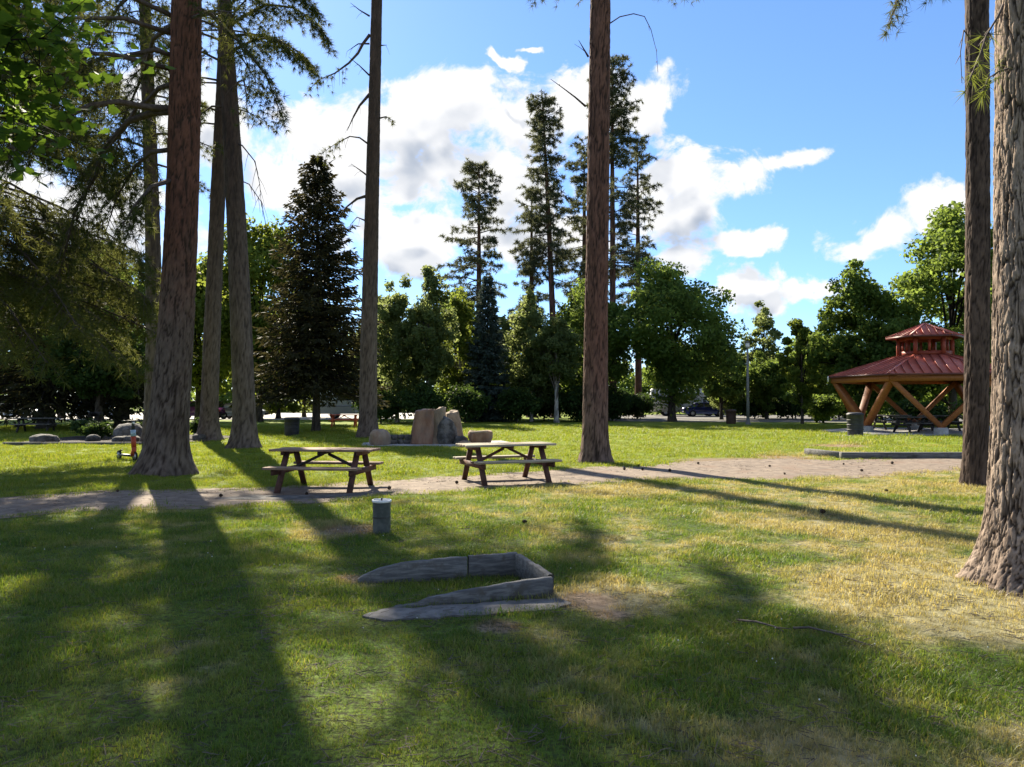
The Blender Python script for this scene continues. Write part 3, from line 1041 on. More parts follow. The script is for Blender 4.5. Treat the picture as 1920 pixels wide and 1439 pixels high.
def broadleaf(label, base, height, width, seed, mat, skirt=1.2, clumps=130, per=120, leaf=0.17, bark='bark_dark', tr=0.22, name='maple_tree', group=None, rc=0.10, top_taper=0.9, wob=0.42, hang=0.0, lean=(0, 0), fill=0.4):
    g = np.random.default_rng(seed)
    leaf, clumps, rc = leaf * 1.3, int(clumps * 1.25), rc * 1.12
    root = thing(name, label, 'tree', at(*base), 0, group)
    zc = skirt + (height - skirt) * 0.48
    hz, hr = (height - skirt) / 2, width / 2
    C, Rr = [], []
    while len(C) < clumps:
        u = unit(g.normal(size=3))
        bulge = 1 + wob * 2 * (vnoise(u * 1.7 + seed * 3.1, seed) - 0.5) + wob * (vnoise(u * 4.0 + seed, seed + 4) - 0.5)
        bulge = min(bulge, 1.22)
        f = g.uniform(fill, 1.0) ** 0.6
        t = u[2]
        w = (1 - 0.5 * top_taper * max(t, 0) ** 1.6) * (1 - 0.18 * max(-t, 0))
        r = rc * width * g.uniform(0.65, 1.35)
        p = np.array([u[0] * (hr - r * 0.5) * w, u[1] * (hr - r * 0.5) * w, u[2] * (hz - r * 0.5)]) * f * bulge
        p += np.array([lean[0] * (p[2] + hz) / (2 * hz), lean[1] * (p[2] + hz) / (2 * hz), zc])
        if p[2] < skirt * 0.75:
            continue
        C.append(p)
        Rr.append(r)
    C, Rr = np.array(C), np.array(Rr)
    me, _ = trunk_mesh([(0, 0, 0), (lean[0] * 0.2, 0, zc * 0.6), (lean[0] * 0.5, 0, zc * 1.25)], [(0, tr), (zc * 0.7, tr * 0.6), (zc * 1.3, tr * 0.2)], 14, np.linspace(-0.15, zc * 1.3, 40), seed, 0.012, 8, 0.25, 0.45)
    part('trunk', me, M[bark], root)
    w = MB()
    for i in g.choice(len(C), min(26, len(C)), False):
        z0 = g.uniform(0.25, 0.95) * min(C[i][2], zc * 1.2)
        s = np.array([lean[0] * 0.3, 0, z0])
        mid = s * 0.45 + C[i] * 0.55 + np.array([0, 0, 0.25])
        w.tube([s, mid, C[i]], [tr * 0.34, tr * 0.2, 0.02], 5, False)
    w.build('branches', M[bark], root, True)['kind'] = 'stuff'
    part('crown', leaves_mesh(C, Rr, per, leaf, g, 0.45, hang), M[mat], root)
    return root


def shrub(label, base, height, width, seed, mat, group, leaf=0.14, clumps=30, per=90):
    return broadleaf(label, base, height, width, seed, mat, 0.12, clumps, per, leaf, 'bark_dark', 0.05, 'shrub', group, 0.17, 0.4, 0.3)


# --- the eight tall pines whose trunks stand on the lawn
# big reddish pine on the left: long drooping limbs towards the left
def T1():
    b = (-7.68, 16.5)
    ax = [(x + 7.68, 0, z) for x, z in ((-7.68, 0), (-7.57, 1.27), (-7.47, 2.8), (-7.37, 4.57), (-7.31, 6.93), (-7.28, 10.46))] + [(0.5, 0, 20)]
    ex = []
    g = np.random.default_rng(3)
    base_limbs = [
        [(0.1, 0, 9.32), (-0.3, -.1, 9.31), (-0.65, -.2, 9.24), (-1.0, -.3, 9.14), (-1.4, -.5, 9.03), (-1.9, -.6, 8.7), (-2.6, -.8, 8.2), (-3.4, -1.0, 7.4)],
        [(0.1, 0, 8.67), (-0.33, .2, 8.65), (-0.7, .4, 8.52), (-1.0, .6, 8.28), (-1.4, .9, 7.93), (-1.9, 1.2, 7.63), (-2.7, 1.7, 6.9), (-3.3, 2.2, 6.0)],
        [(0.1, 0, 8.11), (-0.33, -.2, 8.15), (-0.8, -.4, 8.08), (-1.3, -.6, 7.93), (-1.75, -.8, 7.66), (-2.2, -1.0, 7.28), (-2.95, -1.3, 6.57), (-3.8, -1.5, 5.4)],
        [(0.1, 0, 8.05), (-0.33, .1, 8.04), (-0.9, .3, 7.93), (-1.4, .5, 7.66), (-1.9, .8, 7.38), (-2.2, 1.0, 7.04), (-2.7, 1.2, 6.22), (-3.1, 1.4, 5.28), (-3.3, 1.5, 4.5)],
        [(0.1, 0, 10.2), (-0.5, -.4, 10.4), (-1.2, -.9, 10.3), (-2.0, -1.4, 9.9), (-2.9, -1.9, 9.2)],
        [(0.1, 0, 10.6), (0.6, .8, 10.7), (1.1, 1.6, 10.4), (1.5, 2.2, 9.8), (1.7, 2.7, 9.0)],
        [(0.1, 0, 7.2), (-0.5, .3, 7.3), (-1.1, .7, 7.0), (-1.7, 1.1, 6.4), (-2.1, 1.4, 5.7)],
        [(0.1, 0, 9.8), (-0.6, -.8, 9.8), (-1.3, -1.6, 9.3), (-2.0, -2.2, 8.5), (-2.5, -2.6, 7.5)],
        [(0.1, 0, 11.0), (-0.7, .4, 11.2), (-1.5, .8, 11.0), (-2.4, 1.2, 10.3), (-3.1, 1.5, 9.4)],
        [(0.1, 0, 10.0), (-0.7, .9, 10.1), (-1.5, 1.8, 9.8), (-2.3, 2.6, 9.0), (-2.9, 3.2, 8.0)],
        [(0.1, 0, 9.0), (-0.8, -.9, 9.0), (-1.7, -1.7, 8.5), (-2.6, -2.4, 7.6), (-3.2, -2.8, 6.6)],
        [(0.2, -.3, 6.4), (0.0, -.7, 6.2), (-0.3, -1.0, 5.7), (-0.35, -1.2, 5.2)],
    ]
    for i, P in enumerate(base_limbs):
        P = np.array(P, float)
        P[1:-1] += g.normal(0, 0.05, P[1:-1].shape)
        ex.append((P, 0.085 if i in (2, 3) else 0.06, dict(t0=0.25, spacing=0.085, twig=0.55, per=4, hang=0.55)))
    return pine('thick red-barked pine with flared grey foot beside the orange scooter', b, ax, [(0, .47), (.6, .42), (2, .385), (5, .35), (10.5, .31), (16, .24), (24, .05)], 'bark_left', 'needle', 41,
                crown=(9.2, 23.0, 58, 4.0, lambda t: 0.85 + 0.3 * t - 0.95 * t ** 2.2), extra=ex, nseg=96, dz=0.055, amp=0.022, freq=10, flare=0.55, fh=0.38, top=23.5, K=20, nl=0.2, nw=0.014, spacing=0.17)


T1()
pine('slim grey pine half hidden behind the thick red-barked trunk', (-13.44, 28.0), [(0, 0, 0), (-.02, 0, 4.64), (-.2, 0, 10.64), (-.5, 0, 16.64), (-.7, 0, 22)],
     [(0, .36), (3, .30), (10, .25), (17, .2), (25, .04)], 'bark_grey', 'needle', 42, crown=(9.5, 24.5, 50, 3.4, lambda t: 0.8 + 0.3 * t - 0.9 * t ** 2.2), nseg=40, dz=0.16, top=24.8, K=18, nl=0.23, nw=0.020, spacing=0.15)
pine('slender brown pine standing just behind the leaning grey pine', (-11.97, 29.5), [(0, 0, 0), (.11, 0, 4.8), (.23, 0, 7.96), (.36, 0, 12.18), (.51, 0, 17.45), (.6, 0, 23)],
     [(0, .40), (1, .33), (6, .30), (12, .26), (18, .2), (26, .04)], 'bark_grey', 'needle', 43, crown=(12.5, 25.5, 36, 3.4, lambda t: 0.8 + 0.3 * t - 0.9 * t ** 2.2), nseg=48, dz=0.14, top=25.8, K=18, nl=0.23, nw=0.020, spacing=0.15)
T4_EX = [
    ([(-.8, 0, 14.0), (-.1, .4, 14.3), (.7, .7, 14.3), (1.5, .9, 13.9), (2.1, 1.0, 13.3)], 0.06, dict(t0=0.2, spacing=0.08, twig=0.45, per=4, hang=0.4)),
    ([(-.8, 0, 14.9), (.2, -.9, 15.2), (1.3, -1.6, 15.0), (2.3, -2.2, 14.4), (3.0, -2.6, 13.6)], 0.06, dict(t0=0.2, spacing=0.08, twig=0.45, per=4, hang=0.4)),
    ([(-.6, 0, 13.0), (-1.3, -.6, 13.2), (-2.1, -1.1, 12.9), (-2.8, -1.5, 12.2)], 0.05, dict(t0=0.2, spacing=0.08, twig=0.45, per=4, hang=0.4)),
    ([(-.7, 0, 13.2), (-.2, -.6, 13.3), (.5, -1.0, 13.4), (1.2, -1.4, 13.3), (1.9, -1.7, 12.9), (2.5, -1.9, 12.4)], 0.06, dict(t0=0.2, spacing=0.08, twig=0.45, per=4, hang=0.4)),
    ([(-.8, 0, 14.3), (0, -.3, 14.6), (.8, -.6, 14.8), (1.7, -.8, 14.6), (2.5, -1.0, 14.1), (3.0, -1.1, 13.4)], 0.07, dict(t0=0.2, spacing=0.08, twig=0.45, per=4, hang=0.4)),
    ([(-.6, 0, 12.0), (-.1, -.6, 12.2), (.3, -1.2, 12.0), (.6, -1.8, 11.2), (.8, -2.2, 10.2)], 0.045, dict(t0=0.3, spacing=0.22, twig=0.4, per=2, hang=0.5, bare=0.45)),
    ([(-.6, 0, 11.6), (-1.1, -.3, 11.5), (-1.6, -.5, 11.0), (-1.9, -.6, 10.2)], 0.045, dict(t0=0.3, spacing=0.18, twig=0.4, per=3, hang=0.5)),
]
T4_DEAD = [
    ([(-.5, 0, 10.4), (-.1, -.2, 10.2), (.4, -.4, 9.6), (.6, -.5, 8.8), (.7, -.6, 8.0)], 0.03, dict(t0=0.3, spacing=0.25, twig=0.4, per=1, hang=0.6, bare=1.0)),
    ([(-.5, 0, 9.2), (0, .2, 9.0), (.4, .3, 8.4), (.55, .3, 7.6)], 0.025, dict(t0=0.3, spacing=0.25, twig=0.3, per=1, hang=0.6, bare=1.0)),
]
pine('tall pine leaning left with a smooth grey trunk and ragged low branches', (-9.0, 25.2), [(0, 0, 0), (-.18, 0, 4.34), (-.29, 0, 7.04), (-.58, 0, 10.82), (-.81, 0, 15.14), (-1.1, 0, 20)],
     [(0, .42), (1, .37), (6, .33), (11, .28), (16, .22), (24, .04)], 'bark_grey', 'needle', 44, crown=(13.0, 24.0, 48, 4.0, lambda t: 0.85 + 0.3 * t - 0.95 * t ** 2.2), extra=T4_EX, dead=T4_DEAD, nseg=64, dz=0.12, top=24.2, K=20, nl=0.22, nw=0.017, spacing=0.14)


def T5():
    L = [[(-6.36, 18.81), (-6.79, 19.04), (-7.19, 19.33)], [(-6.36, 18.03), (-6.72, 17.68), (-6.95, 17.32), (-7.42, 16.97), (-8.13, 16.66), (-8.96, 16.54), (-9.38, 16.26)],
         [(-6.36, 16.14), (-6.79, 16.54), (-7.26, 16.9)], [(-6.36, 15.32), (-6.84, 14.85), (-7.19, 14.26), (-7.42, 13.79)], [(-6.41, 13.08), (-6.84, 13.43), (-7.31, 13.55), (-8.01, 13.31), (-8.6, 13.0)],
         [(-6.46, 11.66), (-6.79, 11.9), (-7.14, 12.14)], [(-6.51, 10.72), (-6.88, 10.6), (-7.31, 10.25), (-7.78, 9.66)], [(-5.94, 14.19), (-5.61, 14.26), (-5.3, 14.09)],
         [(-5.94, 17.44), (-5.54, 17.39)], [(-6.46, 9.61), (-6.88, 9.78), (-7.19, 9.43)], [(-6.36, 17.56), (-6.84, 17.49), (-7.31, 17.09)]]
    g = np.random.default_rng(8)
    dead = []
    for i, P in enumerate(L):
        d = g.uniform(-0.5, 0.5)
        Q = np.array([(x + 6.36, d * abs(x + 6.2), z) for x, z in P])
        leafy = i in (1, 4, 7)
        dead.append((Q, 0.075 if i in (1, 3, 6) else 0.045, dict(t0=0.45 if leafy else 0.35, spacing=0.13 if leafy else 0.28, twig=0.36, per=2, hang=0.5, bare=0.35 if leafy else 1.0)))
    return pine('straight dark pine with dead stub branches rising beside the standing stones', (-6.36, 33.0), [(0, 0, 0), (.04, 0, 5.18), (.11, 0, 9.9), (.23, 0, 14.61), (.30, 0, 19.33), (.35, 0, 25)],
                [(0, .46), (1, .39), (5, .36), (10, .31), (15, .27), (20, .23), (26, .19), (35, .03)], 'bark_grey', 'needle', 45, crown=(25.0, 34.5, 50, 3.6, lambda t: 0.85 + 0.3 * t - 0.95 * t ** 2.2),
                dead=dead, nseg=56, dz=0.15, top=34.6, K=18, nl=0.24, nw=0.022, flare=0.25, spacing=0.14)


T5()
T6_DEAD = [([(-.14, 0, 10.77), (-.28, -.1, 10.95), (-.41, -.15, 11.15)], 0.03, dict(bare=1.0, spacing=9)),
           ([(-.21, 0, 9.44), (-.49, -.1, 9.64), (-.84, -.2, 9.86), (-1.16, -.25, 10.07)], 0.03, dict(bare=1.0, spacing=0.5, twig=0.05)),
           ([(.45, 0, 11.68), (.70, 0, 11.85), (1.05, -.1, 11.88), (1.33, -.15, 11.78), (1.5, -.15, 11.43), (1.64, -.15, 10.87), (1.69, -.1, 10.31)], 0.018, dict(bare=1.0, spacing=0.5, twig=0.05))]
T6_EX = [([(.3, 0, 12.4), (.8, -.2, 12.6), (1.4, -.4, 12.6), (2.0, -.5, 12.35), (2.6, -.6, 12.15)], 0.05, dict(t0=0.3, spacing=0.16, twig=0.35, per=3, hang=0.2)),
         ([(.1, 0, 12.6), (-.4, .3, 12.8), (-1.0, .5, 12.8), (-1.6, .6, 12.7)], 0.05, dict(t0=0.3, spacing=0.16, twig=0.3, per=3, hang=0.1))]
pine('straight red-brown pine standing alone at the path edge in mid lawn', (2.17, 19.65), [(0, 0, 0), (.02, 0, 1.21), (.05, 0, 3.73), (.09, 0, 6.53), (.14, 0, 9.33), (.18, 0, 12.13), (.25, 0, 18)],
     [(0, .36), (.8, .335), (2, .325), (5, .30), (9, .28), (12, .27), (17, .2), (24, .04)], 'bark_mid', 'needle', 46, crown=(13.0, 24, 36, 2.9, lambda t: 0.85 + 0.3 * t - 0.95 * t ** 2.2), extra=T6_EX, dead=T6_DEAD,
     nseg=80, dz=0.075, amp=0.024, freq=9, flare=0.42, fh=0.35, top=24.2, K=16)
T7_EX = [([(.1, 0, 10.3), (-.4, -.1, 10.4), (-.9, -.2, 10.2), (-1.3, -.3, 9.8), (-1.55, -.35, 9.3), (-1.75, -.4, 8.75)], 0.04, dict(t0=0.45, spacing=0.10, twig=0.26, per=3, hang=0.5)),
         ([(.1, 0, 10.1), (-.3, -.4, 10.1), (-.8, -.7, 9.8), (-1.1, -.9, 9.2)], 0.03, dict(t0=0.45, spacing=0.10, twig=0.24, per=3, hang=0.5))]
T7_DEAD = [([(-.02, -.1, 8.6), (-.22, -.2, 8.75), (-.32, -.25, 8.3), (-.30, -.25, 7.7)], 0.016, dict(bare=1.0, spacing=0.3, twig=0.1)),
           ([(-.02, -.1, 8.1), (-.2, -.2, 8.2)], 0.02, dict(bare=1.0, spacing=0.5, twig=0.05))]
pine('slim dark pine trunk standing behind the pale plated trunk', (8.91, 14.4), [(0, 0, 0), (.06, 0, 2.13), (.12, 0, 4.71), (.14, 0, 7.28), (.17, 0, 9.33), (.2, 0, 15)],
     [(0, .225), (1, .21), (4, .205), (9.5, .20), (15, .15), (20, .03)], 'bark_slim', 'needle', 47, crown=(11.5, 19.6, 30, 2.6, lambda t: 0.85 + 0.3 * t - 0.95 * t ** 2.2), extra=T7_EX, dead=T7_DEAD, nseg=64, dz=0.07, amp=0.018, freq=11,
     flare=0.25, fh=0.3, top=19.8)
T8_EX = [([(-.2, -.05, 5.15), (-.32, -.15, 4.98), (-.45, -.2, 4.80), (-.52, -.22, 4.62), (-.60, -.24, 4.45), (-.68, -.26, 4.28)], 0.012, dict(t0=0.35, spacing=0.08, twig=0.03, per=1, hang=0.3)),
         ([(-.2, -.1, 4.55), (-.35, -.2, 4.48), (-.47, -.25, 4.40), (-.55, -.28, 4.24)], 0.010, dict(t0=0.4, spacing=0.07, twig=0.03, per=1, hang=0.3)),
         ([(.0, -.3, 5.6), (-.05, -.5, 5.4), (-.08, -.6, 5.1), (-.06, -.65, 4.85)], 0.012, dict(t0=0.4, spacing=0.06, twig=0.05, per=2, hang=0.3))]
pine('massive pale pine trunk with deeply plated bark and spreading root flare', (4.575, 6.62), [(0, 0, 0), (.03, 0, 1.38), (.07, 0, 3.22), (.11, 0, 5.06), (.2, 0, 12)],
     [(0, .36), (.6, .33), (1.5, .31), (3, .30), (5.2, .29), (12, .25), (21, .04)], 'bark_right', 'needle_lime', 48, crown=(12.5, 20.5, 26, 3.0, lambda t: 0.85 + 0.3 * t - 0.95 * t ** 2.2), extra=T8_EX,
     nseg=260, amp=0.021, freq=16, stretch=0.14, flare=0.58, fh=0.28, roots=6, K=16, nl=0.17, nw=0.006,
     zs=np.concatenate([np.arange(-0.15, 5.6, 0.017), np.arange(5.7, 20.8, 0.25)]))

# a further pine stands left of the view; its low olive boughs hang into it
g9 = np.random.default_rng(77)
T9_EX = []
for i in range(74):
    z = g9.uniform(4.6, 14.5)
    az = g9.uniform(R(40), R(150))
    L = g9.uniform(3.0, 6.6)
    T9_EX.append((limb_curve((0, 0, z), az, L, R(2) + g9.normal(0, 0.1), 0.42 + g9.uniform(-.1, .15), g9, 8), 0.05, dict(t0=0.2, spacing=0.13, twig=0.5, per=4, hang=0.4)))
pine('pine with low drooping olive-brown boughs left of the thick red-barked trunk', (-15.6, 20.8), [(0, 0, 0), (0, 0, 5), (.1, 0, 12), (.1, 0, 18)], [(0, .42), (2, .34), (10, .27), (20, .04)], 'bark_grey', 'needle_olive', 49,
     crown=(12.0, 20, 16, 3.0, lambda t: 0.9 - 0.7 * t), extra=T9_EX, nseg=32, dz=0.2, top=20.2, K=13, nl=0.25, nw=0.021, spread=0.6, spacing=0.2)

# --- far pines
FP = lambda t: 0.5 + 0.75 * t - 1.15 * t ** 2.4


def far_pine(label, base, h, h0, n, Lmax, seed, lean=0.0, prof=FP, **kw):
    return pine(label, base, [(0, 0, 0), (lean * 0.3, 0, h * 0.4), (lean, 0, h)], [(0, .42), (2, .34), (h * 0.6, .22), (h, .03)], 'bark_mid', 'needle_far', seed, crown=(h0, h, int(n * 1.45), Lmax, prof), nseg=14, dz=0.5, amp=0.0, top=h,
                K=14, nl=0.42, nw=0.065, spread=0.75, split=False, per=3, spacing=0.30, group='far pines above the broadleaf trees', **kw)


far_pine('round-topped shorter far pine behind the blue spruce', (-3.2, 72), 24.6, 11.5, 74, 4.0, 61, prof=lambda t: 1.0 - 0.75 * t ** 1.6)
far_pine('tall narrow far pine rising over pale birches with a bare lower trunk', (4.1, 70), 31.2, 12.5, 105, 3.1, 62, lean=-1.3, prof=lambda t: 0.9 - 0.55 * t ** 1.5)
far_pine('bushy far pine whose crown ends below the tallest far pine beside it', (1.9, 72), 22.0, 9.0, 60, 2.7, 63, prof=lambda t: 1.0 - 0.7 * t ** 1.5)
far_pine('tallest far pine directly behind the lone red-brown trunk', (9.2, 68), 33.2, 13.5, 112, 3.6, 64, prof=lambda t: 1.0 - 0.62 * t ** 1.4)
far_pine('thin far pine between the tallest far pine and the broad maple', (12.2, 72), 27.0, 11.5, 64, 3.0, 65, prof=lambda t: 1.0 - 0.7 * t ** 1.5)
far_pine('pale far pine filling in left of the lone red-brown trunk', (7.2, 74), 27.5, 12.0, 66, 3.2, 66, prof=lambda t: 1.0 - 0.7 * t ** 1.5)

# --- spruces
spruce('big near-black spruce beside the straight dark pine', (-10.35, 39.5), 14.6, 3.6, 71, 'spruce', 2.5, 40, 14, 84, 0.36, 0.10, trunk_r=0.22, jag=0.3, power=0.7)
spruce('slim blue-green spruce between the birches', (-1.9, 58), 11.2, 2.1, 72, 'blue_spruce', 0.4, 36, 11, 70, 0.42, 0.13, trunk_r=0.14)
spruce('broad dark evergreen with skirts near the ground left of the scooter', (-26.5, 42.5), 9.6, 5.2, 73, 'spruce', 1.6, 24, 13, 70, 0.42, 0.13, trunk_r=0.45, power=0.55, name='evergreen_tree')
spruce('dark evergreen with thick trunk behind the mulched bed', (-23.2, 44.5), 7.8, 3.2, 74, 'spruce', 1.9, 20, 11, 60, 0.42, 0.13, trunk_r=0.42, power=0.55, name='evergreen_tree')

# --- broadleaf trees
BT = 'broadleaf trees round the lawn'
broadleaf('wide dark maple with low skirts shading the parked motorhome', (12.3, 57.5), 13.2, 10.4, 81, 'maple', 1.9, 170, 120, 0.22, tr=0.30, group=BT)
broadleaf('rounded dark green maple standing left of the pavilion', (23.6, 50.5), 11.3, 6.6, 82, 'maple', 1.0, 150, 130, 0.20, tr=0.24, group=BT)
broadleaf('large maple towering behind the pavilion roof', (29.5, 50), 14.9, 9.5, 83, 'maple', 1.6, 170, 120, 0.22, tr=0.30, group=BT)
broadleaf('maple whose crown fills the gap under the pavilion roof', (25.3, 47.5), 7.6, 5.5, 84, 'maple', 0.9, 90, 110, 0.19, tr=0.18, group=BT)
broadleaf('yellow-green sapling tucked beside the maple left of the pavilion', (20.2, 52.0), 7.4, 3.2, 85, 'lime_leaf', 1.2, 60, 90, 0.18, tr=0.10, group=BT, name='young_tree')
broadleaf('pale open poplar rising beyond the lamp post', (23.6, 70), 10.6, 4.6, 86, 'birch_leaf', 1.6, 80, 80, 0.22, tr=0.14, group=BT, name='poplar_tree')
broadleaf('low bushy tree beyond the road between lamp post and poplar', (20.0, 68), 6.9, 5.6, 87, 'birch_leaf', 0.6, 80, 90, 0.22, tr=0.14, group=BT, name='young_tree')
broadleaf('dark leafy tree over the road beside the lamp post', (17.8, 63.5), 6.6, 4.6, 88, 'maple', 1.2, 70, 100, 0.20, tr=0.14, group=BT, name='young_tree')
broadleaf('rounded leafy tree behind the lamp post and brown bin', (22.0, 64.5), 6.0, 5.0, 89, 'maple', 0.6, 70, 100, 0.20, tr=0.14, group=BT, name='young_tree')
broadleaf('willowy birch just right of the straight dark pine', (-8.6, 56), 11.6, 4.6, 90, 'birch_leaf', 0.6, 110, 100, 0.19, 'bark_birch', 0.15, 'birch_tree', BT, hang=1.2)
broadleaf('birch with grey stem behind the standing stones', (-6.1, 54.5), 11.8, 4.2, 91, 'birch_leaf', 1.6, 110, 100, 0.19, 'bark_birch', 0.15, 'birch_tree', BT, hang=1.2)
broadleaf('yellowish birch leaning over the slim blue-green spruce', (-4.2, 60), 11.2, 4.0, 92, 'lime_leaf', 1.0, 100, 85, 0.18, 'bark_birch', 0.13, 'birch_tree', BT, hang=1.2)
broadleaf('silvery birch right of the slim blue-green spruce', (1.5, 58), 10.6, 4.6, 93, 'birch_leaf', 1.2, 110, 90, 0.19, 'bark_birch', 0.14, 'birch_tree', BT, hang=1.2)
broadleaf('birch with pale stem left of the lone red-brown trunk', (3.3, 55.5), 8.6, 4.2, 94, 'birch_leaf', 3.0, 90, 95, 0.18, 'bark_birch', 0.17, 'birch_tree', BT, hang=0.8)
broadleaf('dense dark maple directly behind the lone red-brown trunk', (6.8, 59.5), 11.8, 6.4, 95, 'maple', 0.8, 120, 110, 0.20, tr=0.2, group=BT)
broadleaf('sunny lime-green tree between the leaning pine and the black spruce', (-19.3, 57), 15.8, 9.4, 96, 'lime_leaf', 1.8, 170, 100, 0.26, tr=0.26, group=BT, name='linden_tree')
broadleaf('bright green linden seen behind the slender brown pine', (-25.2, 60), 14.0, 9.4, 97, 'lime_leaf', 2.6, 160, 90, 0.26, tr=0.26, group=BT, name='linden_tree')
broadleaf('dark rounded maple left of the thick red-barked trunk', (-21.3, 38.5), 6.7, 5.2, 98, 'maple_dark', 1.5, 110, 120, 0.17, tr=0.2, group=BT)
broadleaf('tall leafy tree beyond the left parking area', (-41, 68), 17, 12, 99, 'birch_leaf', 2.5, 150, 80, 0.30, tr=0.3, group=BT, name='linden_tree')
broadleaf('tall leafy tree standing behind the olive pine boughs', (-31.5, 57), 14.5, 9.0, 100, 'maple', 2.5, 140, 90, 0.26, tr=0.3, group=BT, name='linden_tree')

for i, (x, y, h, w, mt, nm, lab) in enumerate((
        (-11.8, 66, 11.5, 7.0, 'birch_leaf', 'linden_tree', 'pale leafy tree behind the willowy birch'), (-5.0, 68, 12.2, 7.0, 'maple', 'linden_tree', 'leafy tree closing the gap behind the grey-stemmed birch'),
        (0.6, 67, 10.2, 7.0, 'birch_leaf', 'linden_tree', 'pale leafy tree behind the silvery birch'), (6.2, 70, 12.4, 7.0, 'maple', 'linden_tree', 'leafy tree behind the dense dark maple'),
        (19.5, 92, 10.0, 8.0, 'maple', 'linden_tree', 'leafy tree beyond the motorhome'), (29.5, 72, 8.6, 8.0, 'maple', 'linden_tree', 'leafy tree behind the rounded dark green maple'),
        (-20.8, 66.5, 9.0, 6.0, 'lime_leaf', 'linden_tree', 'low sunny tree behind the parked silver car'), (38.5, 60, 13.5, 9.0, 'maple', 'linden_tree', 'tall leafy tree right of the pavilion'),
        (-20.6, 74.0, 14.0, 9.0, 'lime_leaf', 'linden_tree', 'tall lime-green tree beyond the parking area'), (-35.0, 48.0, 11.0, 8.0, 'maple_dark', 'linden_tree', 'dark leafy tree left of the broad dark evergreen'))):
    broadleaf(lab, (x, y), h, w, 400 + i, mt, 0.9, 105, 95, 0.24, tr=0.2, group=BT, name=nm)

US = 'shrubs under the far trees'
for i, (x, y, h, w, mt, lab) in enumerate((
        (-9.3, 53, 2.6, 3.6, 'maple_dark', 'dark shrub at the foot of the willowy birch'), (-6.2, 52.2, 2.6, 3.8, 'maple_dark', 'dark shrub behind the standing stones'),
        (-3.4, 54.0, 3.0, 3.8, 'maple_dark', 'dark shrub left of the slim blue-green spruce foot'), (0.4, 55.2, 2.8, 3.4, 'maple_dark', 'dark shrub right of the slim blue-green spruce foot'),
        (5.0, 57, 3.2, 4.2, 'maple_dark', 'dark shrub behind the lone red-brown trunk'), (7.8, 60, 3.0, 4.0, 'maple_dark', 'dark shrub left of the motorhome'),
        (22.6, 54.2, 2.2, 3.0, 'maple', 'leafy shrub at the road end near the pavilion'), (28.0, 43.6, 2.0, 4.2, 'maple', 'shrub seen under the pavilion roof'), (24.2, 44.4, 1.7, 3.2, 'maple_dark', 'low dark shrub behind the black bin'),
        (12.5, 88, 3.2, 5.0, 'maple_dark', 'dark shrub behind the rear of the motorhome'), (18.5, 90, 3.4, 6.0, 'maple_dark', 'dark shrub behind the nose of the motorhome'), (25.0, 89, 3.4, 6.0, 'maple_dark', 'dark shrub across the road behind the lamp post'),
        (30.0, 87.5, 3.4, 6.0, 'maple_dark', 'dark shrub across the road before the pale poplar'), (36.0, 84, 3.4, 6.0, 'maple_dark', 'dark shrub across the road behind the rounded maple'), (2.6, 60.5, 3.0, 4.4, 'maple_dark', 'dark shrub behind the pale birch stem'),
        (8.6, 66, 2.4, 4.0, 'maple_dark', 'low dark shrub added as shade left of the wide dark maple trunk'), (11.2, 67, 2.4, 4.0, 'maple_dark', 'low dark shrub added as shade behind the wide dark maple trunk'), (21.6, 66.5, 2.2, 4.2, 'maple_dark', 'low dark shrub added as shade beyond the road right of the lamp post'),  # low shrubs added to stand in for dark shadow under the trees
        (24.6, 65.5, 2.2, 4.2, 'maple_dark', 'low dark shrub added as shade beyond the road under the pale poplar'), (27.8, 63.5, 2.3, 4.4, 'maple_dark', 'low dark shrub added as shade beyond the road left of the rounded maple'),
        (31.8, 43, 2.4, 4.4, 'maple_dark', 'dark shrub behind the pavilion tables'))):
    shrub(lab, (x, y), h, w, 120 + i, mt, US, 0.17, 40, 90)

# far wood that closes the view behind everything, too far to tell the trees apart
gw = np.random.default_rng(200)
cx = np.concatenate([np.arange(-130, -44, 2.4), np.arange(-44, 150, 2.2)])
cx = np.concatenate([cx, cx + 1.1, cx + 0.6])
cw = np.stack([cx + gw.normal(0, 1, len(cx)), 110 + gw.uniform(-6, 10, len(cx)), gw.uniform(0.8, 7.5, len(cx))], -1)
far_wood = part('far_wood', leaves_mesh(cw, gw.uniform(2.0, 3.4, len(cw)), 200, 0.85, gw), M['maple'])
tag(far_wood, 'belt of far leafy woodland beyond the road', kind='stuff')


